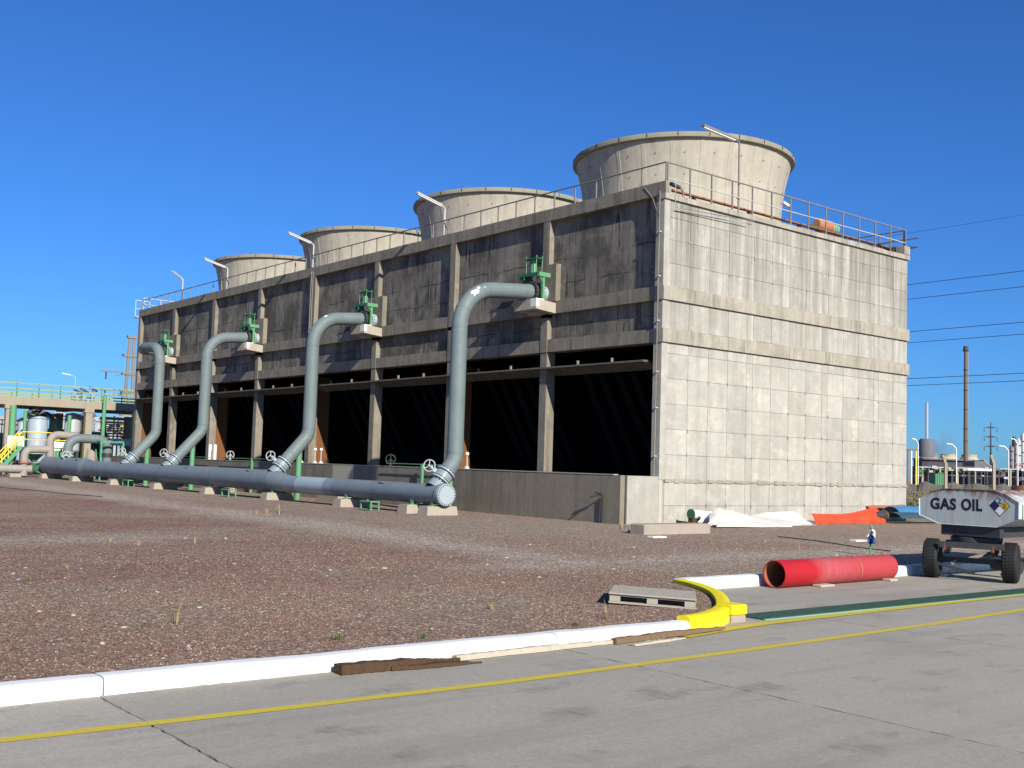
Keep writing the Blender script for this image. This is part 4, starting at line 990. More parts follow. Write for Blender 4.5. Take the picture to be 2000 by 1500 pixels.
# stake with a rag tied on
sp_ = (10.91, -4.63)
t = thing('marker_stake', (*sp_, 0), 'thin green stake with a blue and white rag tied to it', 'stake')
MB().cyl((*sp_, -.05), (sp_[0]+.01, sp_[1], .68), .02, n=8).build('stake', M['green'], t, True)
def rag(c, h, wd, seed, m):
    r2 = random.Random(seed); mb = MB(); n, k = 8, 6
    for i in range(n+1):
        tt = i/n
        for j in range(k+1):
            s = j/k-.5; mb.v.append((c[0]+s*wd*(.4+.7*tt)+.03*math.sin(6*tt+j), c[1]+.05*math.sin(9*s+5*tt)+r2.uniform(-.015, .015), c[2]-h*tt+r2.uniform(-.015, .015)))
    for i in range(n):
        for j in range(k): mb.f.append((i*(k+1)+j, i*(k+1)+j+1, (i+1)*(k+1)+j+1, (i+1)*(k+1)+j))
    return mb
rag((sp_[0]+.07, sp_[1]-.04, .64), .30, .16, 3, None).build('white_rag', M['white'], t, True)
rag((sp_[0]+.10, sp_[1]-.06, .48), .22, .14, 5, None).build('blue_rag', plain('blue_cloth', (.06,.12,.35), .9), t, True)
MB().cyl((sp_[0]+.15, sp_[1]+.25, 0), (sp_[0]+.03, sp_[1]+.03, .5), .008, n=6).build('prop', M['rust'], t)

# concrete pad by the corner
o = MB().bbox(3.55, 4.12, -4.85, -2.15, -.05, .275, .025).build('concrete_pad', M['block']); tag(o, 'low pale concrete slab block on the gravel by the tower corner', 'concrete block')

# curled sheets leaning along the end wall
def shell(rows, th=.012):
    n, k = len(rows), len(rows[0]); P = [[Vector(p) for p in r] for r in rows]; mb = MB(); top = []
    for i in range(n):
        for j in range(k):
            du = P[min(i+1, n-1)][j]-P[max(i-1, 0)][j]; dv = P[i][min(j+1, k-1)]-P[i][max(j-1, 0)][:] if False else P[i][min(j+1, k-1)]-P[i][max(j-1, 0)]
            nr = du.cross(dv); nr = nr.normalized() if nr.length > 1e-9 else Vector((0,0,1)); top.append((P[i][j], nr))
    mb.v = [tuple(p+nr*th/2) for p, nr in top]+[tuple(p-nr*th/2) for p, nr in top]; o = n*k
    for i in range(n-1):
        for j in range(k-1):
            a, b, c, d = i*k+j, i*k+j+1, (i+1)*k+j+1, (i+1)*k+j; mb.f.append((a, b, c, d)); mb.f.append((o+d, o+c, o+b, o+a))
    for i in range(n-1):
        for j in (0, k-1): a, d = i*k+j, (i+1)*k+j; mb.f.append((a, d, o+d, o+a))
    for j in range(k-1):
        for i in (0, n-1): a, b = i*k+j, i*k+j+1; mb.f.append((a, b, o+b, o+a))
    return mb
def curl(y0, y1, x0, x1, r0, r1, a0, a1, z0, z1, lift0=0, lift1=0, n=20, k=14):
    rows = []
    for i in range(n+1):
        t = i/n; s = t*t*(3-2*t); r = r0+(r1-r0)*s; A = a0+(a1-a0)*s; c = (x0+(x1-x0)*t, y0+(y1-y0)*t, z0+(z1-z0)*s)
        row = []
        for j in range(k+1):
            a = -A/2+A*j/k; row.append((c[0]+r*math.sin(a), c[1]+.05*math.sin(5*t+a), max(.012, c[2]+r*math.cos(a)-r+.015*math.sin(7*t))))
        rows.append(row)
    return rows
M['frp'] = paint('white_fibreglass', (.74,.73,.70), .45, 0, var=.05, dirt=.25)
M['frp_dirty'] = paint('dirty_fibreglass', (.58,.55,.50), .55, .2, (.3,.25,.2), .1, dirt=.5)
M['orange'] = paint('orange_fibreglass', (.70,.062,.016), .45, .04, (.7,.6,.5), .06)
M['blue'] = paint('blue_fibreglass', (.05,.17,.34), .45, .1, (.3,.35,.4))
M['dteal'] = paint('dark_teal_sheet', (.03,.08,.10), .5, .1)
M['brick_sheet'] = paint('brick_red_sheet', (.35,.12,.07), .6, .1)
def resamp(P, n):
    P = [Vector(p) for p in P]; L = [0]
    for i in range(1, len(P)): L.append(L[-1]+(P[i]-P[i-1]).length)
    out = []
    for k in range(n+1):
        d = L[-1]*k/n; i = max(j for j in range(len(L)) if L[j] <= d+1e-9); i = min(i, len(P)-2); out.append(P[i].lerp(P[i+1], (d-L[i])/max(L[i+1]-L[i], 1e-9)))
    return out
def folded(top, bot, xt, xb, bulge, seed, n=28, k=9):
    r2 = random.Random(seed); T = resamp([onx(*p, xt) for p in top], n); B = resamp([onx(*p, xb) for p in bot], n); ph = r2.uniform(0, 6); rows = []
    for i in range(n+1):
        row = []
        for j in range(k+1):
            s_ = j/k; p = B[i].lerp(T[i], s_); crease = abs(((i/n*3.3+s_*1.1+ph) % 1)-.5)*2
            p.x += bulge*math.sin(math.pi*s_)+.10*(crease-.5)*math.sin(math.pi*s_)+.02*math.sin(i*.9+ph); p.z = max(p.z, .012); row.append(p)
        rows.append(row)
    return shell(rows, .010)
SG = 'discarded fibreglass sheets by the end wall'
o = folded(((1383,1008),(1400,991),(1425,997),(1470,1007),(1530,1015),(1585,1026)), ((1372,1026),(1400,1028),(1450,1026),(1500,1027),(1550,1028),(1588,1029)), 1.25, 1.75, .18, 1).build('folded_sheet', M['frp_dirty'], smooth=True); tag(o, 'long dirty white sheet with a raised left fold lying in front of the end wall', 'sheet', SG)
o = folded(((1462,1008),(1500,1001),(1553,999),(1562,1006),(1572,1016),(1592,1017)), ((1462,1024),(1500,1026),(1540,1026),(1560,1027),(1580,1027),(1594,1027)), .70, 1.1, .10, 2).build('folded_sheet', M['frp'], smooth=True); tag(o, 'clean white upright sheet behind the long dirty one', 'sheet', SG)
o = folded(((1360,1003),(1385,1000),(1410,1004),(1440,1012)), ((1362,1020),(1385,1024),(1410,1024),(1440,1025)), .75, 1.05, .12, 3).build('folded_sheet', M['frp'], smooth=True); tag(o, 'white sheet between the green capped rolls at the left of the pile', 'sheet', SG)
o = folded(((1400,1018),(1450,1017),(1500,1020),(1540,1023)), ((1398,1029),(1450,1029),(1500,1030),(1545,1030)), 2.0, 2.25, .05, 4).build('folded_sheet', M['frp_dirty'], smooth=True); tag(o, 'low dirty white strip lying at the front of the pile', 'sheet', SG)
for i, (x, y, r, z, lab) in enumerate(((.75, .80, .15, .36, 'taller white roll with a green end cap at the left of the pile'), (1.55, 1.1, .12, .13, 'smaller white roll with a green end cap on the ground'))):
    t = thing('capped_roll', (x, y, 0), lab, 'roll')
    MB().cyl((x, y, z), (x+.1, y+1.2, z-.08), r, n=20).build('roll', M['frp'], t, True)
    MB().tube([(x, y-.05, z), (x, y, z)], [r*1.12, r*1.15], 20).build('end_cap', M['dgreen'], t, True)
    MB().box(x-.1, x+.1, y-.05, y+.3, 0, max(z-r, .02)+.02).build('chock', M['wood_brown'], t)
o = folded(((1582,1003),(1640,1004),(1668,1001),(1690,995),(1711,990),(1722,1008)), ((1592,1028),(1640,1028),(1680,1028),(1700,1028),(1726,1028)), .95, 1.25, .10, 7).build('orange_sheet', M['orange'], smooth=True); tag(o, 'bright orange curved sheet leaning near the end wall', 'sheet')
t = thing('pipe_elbow_scrap', (1.05, 11.3, 0), 'dark pipe end sticking out beside the orange sheet', 'pipe scrap')
MB().tube([(1.0, 10.9, .28), (1.1, 11.45, .30)], .17, 16, False).build('pipe', M['steel'], t, True); MB().torus((1.1, 11.45, .30), (.18, 1, .05), .17, .02, 20, 6).build('lip', M['rust'], t, True)
o = shell(curl(11.6, 15.0, 1.3, 1.6, .5, .5, 1.9, 1.5, .42, .36)).build('scrap_sheet', M['dteal'], smooth=True); tag(o, 'dark teal curved sheet right of the orange sheet', 'sheet')
o = shell(curl(12.6, 14.6, .6, .9, .42, .35, 2.2, 2.4, .62, .66)).build('scrap_sheet', M['blue'], smooth=True); tag(o, 'blue curved sheet behind the dark teal one', 'sheet')
o = shell(curl(11.8, 14.2, -.1, .2, .5, .45, 1.2, 1.6, .62, .66)).build('scrap_sheet', M['brick_sheet'], smooth=True); tag(o, 'brick-red folded sheet between the end wall and the blue sheet', 'sheet')

# ---- loose gravel, stones, weeds
def pebbles(name, N, xr, yr, s0, s1, keep, label):
    base = np.array([(1,0,0),(-1,0,0),(0,1,0),(0,-1,0),(0,0,.8),(0,0,-.5)], float)
    faces = np.array([(0,2,4),(2,1,4),(1,3,4),(3,0,4)])
    P = np.stack([rng.uniform(*xr, N), rng.uniform(*yr, N)], 1); P = P[keep(P)]
    lf = sum(np.sin(P[:, 0]*a_+P[:, 1]*b_+c_)*w_ for a_, b_, c_, w_ in ((.55,.9,1,.5),(1.3,-.5,2,.35),(.3,1.9,4,.35),(2.1,1.1,.5,.25),(-.8,2.9,3,.2)))
    fade = np.clip((P[:, 0]-2.5)/5.0, .12, 1.0)
    P = P[rng.random(len(P)) < np.clip(.62+.55*lf, .12, 1)*fade*np.clip(np.minimum(np.abs(P[:, 1]+12.0+.055*P[:, 0])+np.maximum(P[:, 0]-9, 0), np.abs(P[:, 0]-10.1)+np.maximum(-14-P[:, 1], 0))*.9-.2, .12, 1)]; N = len(P)
    lf = sum(np.sin(P[:, 0]*a_+P[:, 1]*b_+c_)*w_ for a_, b_, c_, w_ in ((.35,.6,2,.5),(.9,-.7,1,.4),(.2,1.5,0,.3)))
    s = rng.uniform(s0, s1, N)*rng.uniform(.6, 1.2, N); V = base[None]*s[:, None, None]*rng.uniform(.6, 1.3, (N, 6, 1))
    a = rng.uniform(0, 6.28, N); ca, sa = np.cos(a)[:, None], np.sin(a)[:, None]
    X = V[..., 0]*ca-V[..., 1]*sa; Y = V[..., 0]*sa+V[..., 1]*ca
    W = np.stack([X+P[:, 0:1], Y+P[:, 1:2], V[..., 2]*.8+.001], -1).reshape(-1, 3)
    F = (faces[None]+6*np.arange(N)[:, None, None]).reshape(-1, 3)
    me = bpy.data.meshes.new(name); me.vertices.add(len(W)); me.vertices.foreach_set('co', W.ravel())
    me.loops.add(F.size); me.loops.foreach_set('vertex_index', F.ravel().astype(np.int32)); me.polygons.add(len(F))
    me.polygons.foreach_set('loop_start', np.arange(0, F.size, 3, dtype=np.int32)); me.update(calc_edges=True); me.validate()
    pal = np.array([(.180,.095,.070),(.235,.135,.102),(.29,.18,.137),(.115,.066,.052),(.33,.25,.19),(.21,.155,.13),(.52,.44,.36)])
    ci = rng.choice(len(pal), N, p=[.25,.23,.17,.14,.10,.06,.05]); C = np.repeat(pal[ci]*rng.uniform(.8, 1.2, (N, 1))*(1+.13*lf[:, None]*np.array([[.9, 1.0, 1.05]])), 6, 0)
    at = me.attributes.new('tone', 'FLOAT_COLOR', 'POINT'); at.data.foreach_set('color', np.concatenate([C, np.ones((len(C), 1))], 1).ravel())
    me.materials.append(M['pebble']); o = obj(name, me); return tag(o, label, 'gravel', kind='stuff')
def in_yard(P):
    x, y = P[:, 0], P[:, 1]; k = (x < 16.1)
    arc = (y > AC[1]) & (((x-AC[0])**2+(y-AC[1])**2) > 2.9**2) & (x > 12.95)
    d = (P-np.array([CAM.x, CAM.y])); fw = d@np.array([_f.x, _f.y]); sd = d@np.array([_r0.x, _r0.y])
    return k & ~arc & (fw > 2) & (np.abs(sd) < fw*.56+1)
pebbles('loose_gravel', 150000, (11.0, 16.1), (-27, -12.5), .005, .014, in_yard, 'loose reddish gravel spread along the kerb')
pebbles('loose_gravel', 130000, (2.5, 11.0), (-27, -3), .006, .017, in_yard, 'loose reddish gravel across the middle of the yard')
stone_me = []
for i in range(5):
    mb = MB().sphere((0,0,0), 1, 8); r2 = random.Random(i)
    mb.v = [tuple(c*r2.uniform(.72, 1.15)*k for c, k in zip(v, (1, .75, .45))) for v in mb.v]; stone_me.append(mb.mesh('pale_stone', M['block'], False))
stone_m2 = concrete('pale_stone_mat', (.55,.48,.40), (.40,.34,.28), (.3,.25,.2), .3, .4, per_obj=.35)
for m_ in stone_me: m_.materials.clear(); m_.materials.append(stone_m2)
cnt = 0
while cnt < 60:
    px, py = random.uniform(10, 1700), random.choice([random.uniform(1080, 1290), random.uniform(1050, 1130)])
    p = onz(px, py, 0)
    if p.x > 15.9 or not in_yard(np.array([[p.x, p.y]]))[0] or ((p.x-14.84)**2+(p.y+15.7)**2 < .8): continue
    o = obj('pale_stone', stone_me[cnt % 5], None, (p.x, p.y, .008)); s = random.uniform(.014, .045); o.scale = (s*random.uniform(.8, 1.5), s, s); o.rotation_euler = (0, 0, random.uniform(0, 6))
    tag(o, 'pale stone lying loose on the reddish gravel', 'stone', 'loose pale stones on the gravel'); cnt += 1
M['straw'] = plain('dry_straw', (.36,.28,.15), .9); M['weed'] = plain('weed_green', (.10,.13,.045), .9)
def tuft_mesh(seed, n, h, sp, m):
    r2 = random.Random(seed); mb = MB()
    for i in range(n):
        a = r2.uniform(0, 6.28); d = Vector((math.cos(a), math.sin(a), 0)); b = d*r2.uniform(0, sp*.5); L = h*r2.uniform(.5, 1.1); le = r2.uniform(.2, .8); w_ = .006
        sd = Vector((-d.y, d.x, 0))*w_; p1 = b+d*(L*le*.4)+Vector((0,0,L*.6)); p2 = b+d*(L*le)+Vector((0,0,L*.95))
        mb.add([b-sd, b+sd, p1+sd*.7, p1-sd*.7, p2], [(0,1,2,3), (3,2,4)])
    return mb.mesh('weed_tuft', m)
tm = [tuft_mesh(1, 26, .22, .10, M['straw']), tuft_mesh(2, 34, .15, .16, M['straw']), tuft_mesh(3, 40, .10, .2, M['weed']), tuft_mesh(4, 14, .32, .06, M['straw'])]
spots = [(215,1060,0),(270,1065,1),(380,1062,0),(640,1060,1),(455,1128,1),(600,1185,2),(345,1220,3),(230,1240,2),(660,1250,2),(690,1240,2),(1185,1210,3),(860,1150,1),(960,1190,1),(1300,1092,2),(1140,1225,2),(1000,1160,0),(520,1003,1),(545,1005,0),(500,1004,1),(1215,1035,0),(1230,1040,1),(1205,1033,1),(130,1110,1),(720,1120,1),(1560,1075,3),(1480,1062,3),(60,1135,2),(250,1120,1),(830,1245,2),(760,1262,2),(1080,1105,1)]
for i, (px, py, k) in enumerate(spots[::2]+[spots[1], spots[17], spots[19]]):
    p = onz(px, py, 0)
    if p.x > 16.0: p.x = 16.0
    o = obj('weed_tuft', tm[k], None, (p.x, p.y, 0)); o.rotation_euler = (0, 0, random.uniform(0, 6)); s = random.uniform(.45, .8)*(2.0 if py < 1045 else 1); o.scale = (s, s, s)
    tag(o, 'small low green weed clump growing in the gravel' if k == 2 else ('tall thin dry straw stalks in the gravel' if k == 3 else 'small tuft of dry yellow grass in the gravel'), 'weed', ['dry grass tufts', 'dry grass tufts', 'green weed clumps', 'tall straw stalks'][k])
# black hose across the yard
for pts, lab in ((((0, 952), (60, 957), (130, 964), (200, 970)), 'thin black hose lying on the gravel at the far left'), (((1520, 1048), (1590, 1056), (1690, 1070), (1740, 1076)), 'thin black hose lying on the gravel left of the stake')):
    P = [onz(*q, .02) for q in pts]; o = MB().tube([tuple(q+Vector((0, .1*math.sin(i*2.1), 0))) for i, q in enumerate(P)], .012, 6).build('hose', M['black'], smooth=True); tag(o, lab, 'hose')
for i, (px, py, lab) in enumerate(((1676, 1057, 'pale flat slab fragment left of the stake'), (1283, 1050, 'flat pale fragment in front of the concrete slab block'))):
    p = onz(px, py, 0); o = MB().bbox(p.x-.12, p.x+.12, p.y-.25, p.y+.25, -.01, .04, .01).build('fragment', M['frp']); tag(o, lab, 'fragment')

# ================================================================== LEFT BACKGROUND: pipe bypasses, stair, concrete frame
XB = -58.0
# grey bypass arch on the widest header length
t = thing('bypass_pipe', (-46.3, -3.6, 0), 'grey arched bypass pipe rising from the left end of the header', 'pipe')
MB().tube(fillet([(-46.3, -4.72, 1.2), (-46.3, -4.72, 2.62), (-46.3, -2.25, 2.62), (-46.3, -2.25, .3)], .72, 9), .29, 24, False).build('arch', M['pipe'], t, True)
flange_ring(t, (-46.3, -4.72, 1.72), (0,0,1), .39, .07, M['pipe_light']); flange_ring(t, (-46.3, -4.72, 1.50), (0,0,1), .39, .07, M['pipe_light'])
v = MB().cyl((-46.3, -4.72, 1.53), (-46.3, -4.72, 1.69), .33, n=20).build('valve', M['pipe_light'], t, True)
handwheel(v, (-45.75, -4.95, 1.55), (.85, -.5, .1), .24, M['galv'], .3)
MB().tube([(-46.3, -2.25, 1.5), (-46.3, -2.25, 1.75)], .34, 18).build('coupling', M['steel'], t, True)
t = thing('green_hoop', (-45.6, -2.4, 0), 'green tubular hoop frame around the bypass pipe leg', 'frame')
for y in (-2.95, -1.55): MB().tube(fillet([(-45.4, y, 0), (-45.4, y, 2.5), (-46.4, y, 2.5)], .2, 5), .06, 10).build('hoop', M['teal'], t, True)
MB().bar((-45.4, -2.95, 2.46), (-45.4, -1.55, 2.46), .10, .10).build('cross_bar', M['teal'], t)
# brown-grey older pipes left of the header
X0 = -51.0
def P3(px, py, X=X0): q = onx(px, py, X); return (q.x, q.y, q.z)
t = thing('old_pipe_loop', (X0, -4.4, 0), 'weathered brown-grey pipe loop stepping up left of the header', 'pipe')
a, b, c_, d_ = P3(98, 930), P3(98, 848), P3(150, 852), P3(45, 935)
MB().tube(fillet([a, b, c_], .5, 7), .25, 18).build('tall_leg', M['old_pipe'], t, True)
e_ = P3(48, 877); MB().tube(fillet([(X0, d_[1], .1), (X0, d_[1], e_[2]), (X0, a[1]-.1, e_[2])], .45, 7), .25, 18).build('short_leg', M['old_pipe'], t, True)
MB().tube([(X0, -9.5, .55), (X0, a[1]+.2, .55)], .26, 18).build('ground_run', M['old_pipe'], t, True)
for y in (d_[1], a[1]): flange_ring(t, (X0, y, .95), (0,0,1), .36, .08, M['rust'])
handwheel(t, (X0+.55, (a[1]+d_[1])/2, .65), (1, -.25, 0), .33, M['dgreen'], .4)
MB().cyl((X0, (a[1]+d_[1])/2-.1, .6), (X0+.4, (a[1]+d_[1])/2-.1, .62), .30, n=16).build('valve_body', M['dgreen'], t, True)
fn = P3(75, 890); MB().tube([(X0-1, fn[1], 1.0), (X0-1, fn[1], 1.55)], [.12, .62], 18).build('funnel', M['green'], t, True)
MB().box(X0+.1, X0+.3, a[1]-.1, a[1]+.1, 0, .5).build('prop', M['green'], t)
for i, y in enumerate((-6.6, -4.2)):
    o = MB().bbox(X0-.4, X0+.5, y-.35, y+.35, 0, .25, .02).build('support_block', M['block']); tag(o, ('left' if i == 0 else 'right')+' concrete block under the weathered brown pipe loop', 'concrete block')
# yellow stair with green stringers
XS = -54.0
t = thing('access_stair', (XS, -6.5, 0), 'green steel stair with yellow handrails at the far left', 'stair')
s0, s1 = P3(-12, 938, XS), P3(42, 872, XS); s0 = (XS, s0[1], .0); s1 = (XS, s1[1], s1[2])
for dx in (0, -.9):
    MB().bar((XS+dx, s0[1], s0[2]), (XS+dx, s1[1], s1[2]), .06, .26).build('stringer', M['green'], t)
    for h in (.55, 1.0): MB().tube([(XS+dx, s0[1], s0[2]+h), (XS+dx, s1[1], s1[2]+h)], .035, 8).build('handrail', M['yellow'], t, True)
    for k in range(5):
        q = k/4; y = s0[1]+(s1[1]-s0[1])*q; z = s0[2]+(s1[2]-s0[2])*q; MB().cyl((XS+dx, y, z), (XS+dx, y, z+1.0), .03, n=8).build('post', M['yellow'], t, True)
for k in range(9):
    q = (k+.5)/9; y = s0[1]+(s1[1]-s0[1])*q; z = s0[2]+(s1[2]-s0[2])*q; MB().box(XS-.9, XS, y-.12, y+.12, z, z+.04).build('tread', M['dgreen'], t)
y1 = s1[1]; z1 = s1[2]; ye = P3(130, 870, XS)[1]
MB().box(XS-.95, XS+.02, y1, ye, z1-.08, z1).build('landing', M['dgreen'], t)
for h in (.5, 1.0): MB().tube([(XS, y1, z1+h), (XS, ye, z1+h)], .035, 8).build('handrail', M['yellow'], t, True)
for k in range(4): y = y1+(ye-y1)*k/3; MB().cyl((XS, y, z1), (XS, y, z1+1.0), .03, n=8).build('post', M['yellow'], t, True)
for y in (y1+.2, ye-.2): MB().box(XS-.5, XS-.4, y-.05, y+.05, 0, z1-.08).build('leg', M['green'], t)

# concrete frame platform
cf = thing('raised_platform', (XB, 0, 0), 'raised concrete frame platform with pale green railings at the far left', 'platform')
zb0, zb1 = 4.98, 5.55
for nm, x0, x1, y0, y1, z0, z1 in (('front_beam', XB-.5, XB, -9.6, 6.0, zb0, zb1), ('rear_beam', XB-7.5, XB-7, -9.6, 12, zb0, zb1),
        ('side_beam', XB-7, XB-.5, -.1, .5, zb0-.1, zb1-.02), ('side_beam', XB-7, XB-.5, -5.6, -5.0, zb0-.1, zb1-.02), ('deck', XB-7, XB-.5, -9.5, 6, zb1-.2, zb1-.03),
        ('front_beam', XB-.5, XB, 6.01, 12, zb0, zb1)): MB().box(x0, x1, y0, y1, z0, z1).build(nm, M['far_conc'], cf)
for y in (-9.4, -5.3, .25, 5.7, 11): 
    MB().box(XB-.52, XB+.06, y-.34, y+.34, zb0-.28, zb1-.05).build('column_head', M['far_conc'], cf)
    for x in (XB-.22, XB-7.2): MB().box(x-.22, x+.22, y-.24, y+.24, 0, zb0-.2).build('column', M['far_conc'], cf)
rl = thing('platform_railing', (XB-.1, 0, zb1), 'pale green railing with many rails on the concrete frame platform', 'railing')
for x in (XB-.05, XB-7.2):
    for y in np.arange(-9.4, 12, 1.5): MB().box(x-.03, x+.03, y-.03, y+.03, zb1, zb1+1.0).build('post', M['green'], rl)
    for h in (.12, .34, .60, 1.0): MB().bar((x, -9.5, zb1+h), (x, 12, zb1+h), .06, .085).build('rail', M['olive'], rl)
# green uprights in front of the frame
for px, r, zt_, lab in ((21, .22, 4.9, 'thick green standpipe under the left end of the concrete frame'), (199, .13, 6.0, 'tall slim green standpipe right of the concrete frame column'), (258, .16, 4.9, 'green standpipe next to the left end of the cooling tower'), (45, .12, 4.6, 'slim green standpipe beside the pale blue tank'), (132, .14, 4.4, 'green standpipe between the two tanks')):
    q = onx(px, 880, XB+.6); o = MB().cyl((q.x, q.y, 0), (q.x, q.y, zt_), r, n=14).build('standpipe', M['green'], smooth=True); tag(o, lab, 'pipe')
# tanks behind the frame
def tank_v(px0, px1, pyt, X, lab, m, z0=.9):
    a, b = onx(px0, 860, X), onx(px1, 860, X); zt_ = onx(px0, pyt, X).z; r = abs(b.y-a.y)/2*.95; yc = (a.y+b.y)/2
    t = thing('storage_tank', (X, yc, 0), lab, 'tank')
    MB().lathe([(0, z0), (r, z0), (r, zt_-.15), (r*.9, zt_), (0, zt_+.12)], (X, yc, 0), 32, False).build('shell', m, t, True)
    for z in (z0+.05, (z0+zt_)/2, zt_-.2): MB().lathe([(r+.005, z), (r+.03, z), (r+.03, z+.06), (r+.005, z+.06)], (X, yc, 0), 32).build('hoop', M['pipe_mid'], t, True)
    for s in (-1, 1): MB().box(X+r*.5-.1, X+r*.5+.1, yc+s*r*.6-.1, yc+s*r*.6+.1, 0, z0).build('leg', M['steel'], t)
tank_v(52, 92, 812, -59.9, 'pale blue upright tank under the concrete frame', M['tank'])
tank_v(124, 156, 808, -60.0, 'silver upright tank with a darker base right of the pale blue tank', M['silver'], 1.8)
tank_v(33, 50, 818, -60.2, 'narrow blue-grey tank left of the pale blue tank', M['tank'])
# white low wall panels / bund behind
for i, (px0, px1, pyt, pyb, X, lab) in enumerate(((14, 48, 852, 876, -56.2, 'small white sheet panel beside the yellow stair'), (100, 133, 864, 880, -57, 'low white tank shell seen through the pipe loop'), (222, 262, 893, 902, -55, 'white horizontal pipe at the left end of the cooling tower'), (222, 262, 858, 870, -62, 'white slanted sheet beside the green walkway'))):
    a, b = onx(px0, pyb, X), onx(px1, pyt, X)
    if i == 2: o = MB().tube([(X, a.y, (a.z+b.z)/2), (X, b.y, (a.z+b.z)/2)], .16, 14).build('white_pipe', M['white'], smooth=True); tag(o, lab, 'pipe')
    else: o = MB().bbox(X-.8, X, a.y, b.y, a.z, b.z, .03).build('sheet_screen', M['white']); tag(o, lab, 'screen')
# dark bund and pump clutter in the shade
o = MB().box(-60, -53.5, 3.5, 9, 0, 1.6).build('dark_bund', M['steel']); tag(o, 'dark low wall in the shade of the cooling tower', 'wall')
o = MB().box(-50.5, -49.2, -2.4, 1.0, 0, 1.15).build('low_wall', M['basin']); tag(o, 'low brown concrete wall by the end of the basin', 'wall')
# pump with motor
t = thing('pump_set', (-52, -2.0, 0), 'round-topped brown pump casing with green frame behind the header', 'pump')
q = onx(178, 890, -52.5); MB().tube([(-52.5, q.y, .4), (-52.5, q.y, 1.5), (-52.5, q.y, 1.8), (-52.5, q.y, 1.95)], [.33, .33, .25, .05], 16).build('casing', M['old_pipe'], t, True)
MB().tube([(-52.5, q.y-1.2, .95), (-52.5, q.y, .95)], .14, 12).build('pipe', M['old_pipe'], t, True)
for dy in (-.75, .55): MB().bar((-52.3, q.y+dy, 0), (-52.3, q.y+dy*.4, 2.0), .06, .06).build('frame', M['green'], t)
MB().box(-52.9, -52.1, q.y-.8, q.y+.8, 0, .4).build('plinth', M['green'], t)
# pipe rack behind, full of yellow, green and pale lines
rk = [(816,.10,'glight'),(824,.09,'tank'),(832,.07,'yellow'),(840,.12,'silver'),(846,.07,'yellow'),(851,.06,'orange_rust'),(857,.08,'yellow'),(864,.10,'green'),(828,.05,'white'),(836,.05,'steel'),(820,.06,'silver')]
for i, (py, r, mt) in enumerate(rk):
    X = -66-(i % 4)*1.6; a, b = onx(196, py, X), onx(300, py+6, X)
    o = MB().tube([(X, a.y, a.z), (X, b.y+3, a.z+.02)], r, 10).build('rack_pipe', M[mt], smooth=True)
    nice = {'glight': 'pale green', 'tank': 'pale blue', 'yellow': 'yellow', 'silver': 'silver', 'orange_rust': 'orange-brown', 'green': 'green', 'white': 'white', 'steel': 'dark'}[mt]
    pos_ = sorted(q[0] for q in rk).index(py); tag(o, '%s horizontal pipe, %s from the top in the rack beyond the concrete platform' % (nice, ORD[pos_]), 'pipe', 'rack pipes beyond the concrete platform')
rc = thing('pipe_rack', (-68, 8, 0), 'yellow and green steel pipe rack seen beyond the concrete frame', 'pipe rack')
for i in range(9):
    X = -65.5-(i % 3)*2.4; q = onx(196+i*8, 870, X); mt = ('yellow', 'green', 'yellow')[i % 3]
    MB().box(X-.05, X+.05, q.y-.05, q.y+.05, 0, 4.6+.2*(i % 2)).build('upright', M[mt], rc)
for z in (1.4, 2.6, 3.6, 4.5):
    a, b = onx(190, 870, -65.4), onx(300, 870, -65.4); MB().bar((-65.4, a.y, z), (-65.4, b.y, z), .08, .10).build('cross_beam', M['yellow' if z != 1.4 else 'green'], rc)
for i in range(14):
    X = -65.2; q = onx(203+i*4.5+random.uniform(-1, 1), random.uniform(822, 862), X); mt = random.choice(['silver', 'yellow', 'white', 'orange_rust', 'tank', 'steel'])
    MB().cyl((X, q.y-.15, q.z), (X+.1, q.y+.15, q.z+random.uniform(-.2, .2)), random.uniform(.08, .18), n=10).build('fitting', M[mt], rc, True)
for i in range(16):
    X = -62.5; q = onx(58+i*2.4, random.uniform(799, 812), X); mt = random.choice(['yellow', 'green', 'orange_rust', 'silver', 'glight', 'steel'])
    MB().cyl((X, q.y-.12, q.z), (X+.1, q.y+.12, q.z+random.uniform(-.15, .15)), random.uniform(.05, .12), n=8).build('fitting', M[mt], rc, True)
for i, (px, X, mt) in enumerate(((96, -62, 'glight'), (102, -62, 'far_tan'), (107, -61.5, 'glight'), (113, -62, 'green'), (165, -63, 'green'), (172, -63, 'teal'), (160, -64, 'yellow'))):
    q = onx(px, 870, X); o = MB().tube(fillet([(X, q.y, .3), (X, q.y, 4.3-.2*(i % 3)), (X-2.5, q.y+.3, 4.6)], .4, 5), .10+.03*(i % 2), 10).build('riser_line', M[mt], smooth=True)
    tag(o, ['leftmost pale green upright line right of the blue tank', 'tan upright line right of the blue tank', 'second pale green upright line right of the blue tank', 'green upright line left of the silver tank', 'left green upright line right of the silver tank', 'teal upright line right of the silver tank', 'yellow upright line at the silver tank'][i], 'pipe')
q = onx(143, 836, -60); t = thing('notice_board', (-60, q.y, 0), 'small white notice board on a post under the concrete frame', 'sign')
MB().box(-60.05, -60, q.y-.32, q.y+.42, q.z-.2, q.z+.25).build('board', M['white'], t); MB().box(-60.1, -60.055, q.y-.05, q.y+.05, 0, q.z+.2).build('post', M['steel'], t)
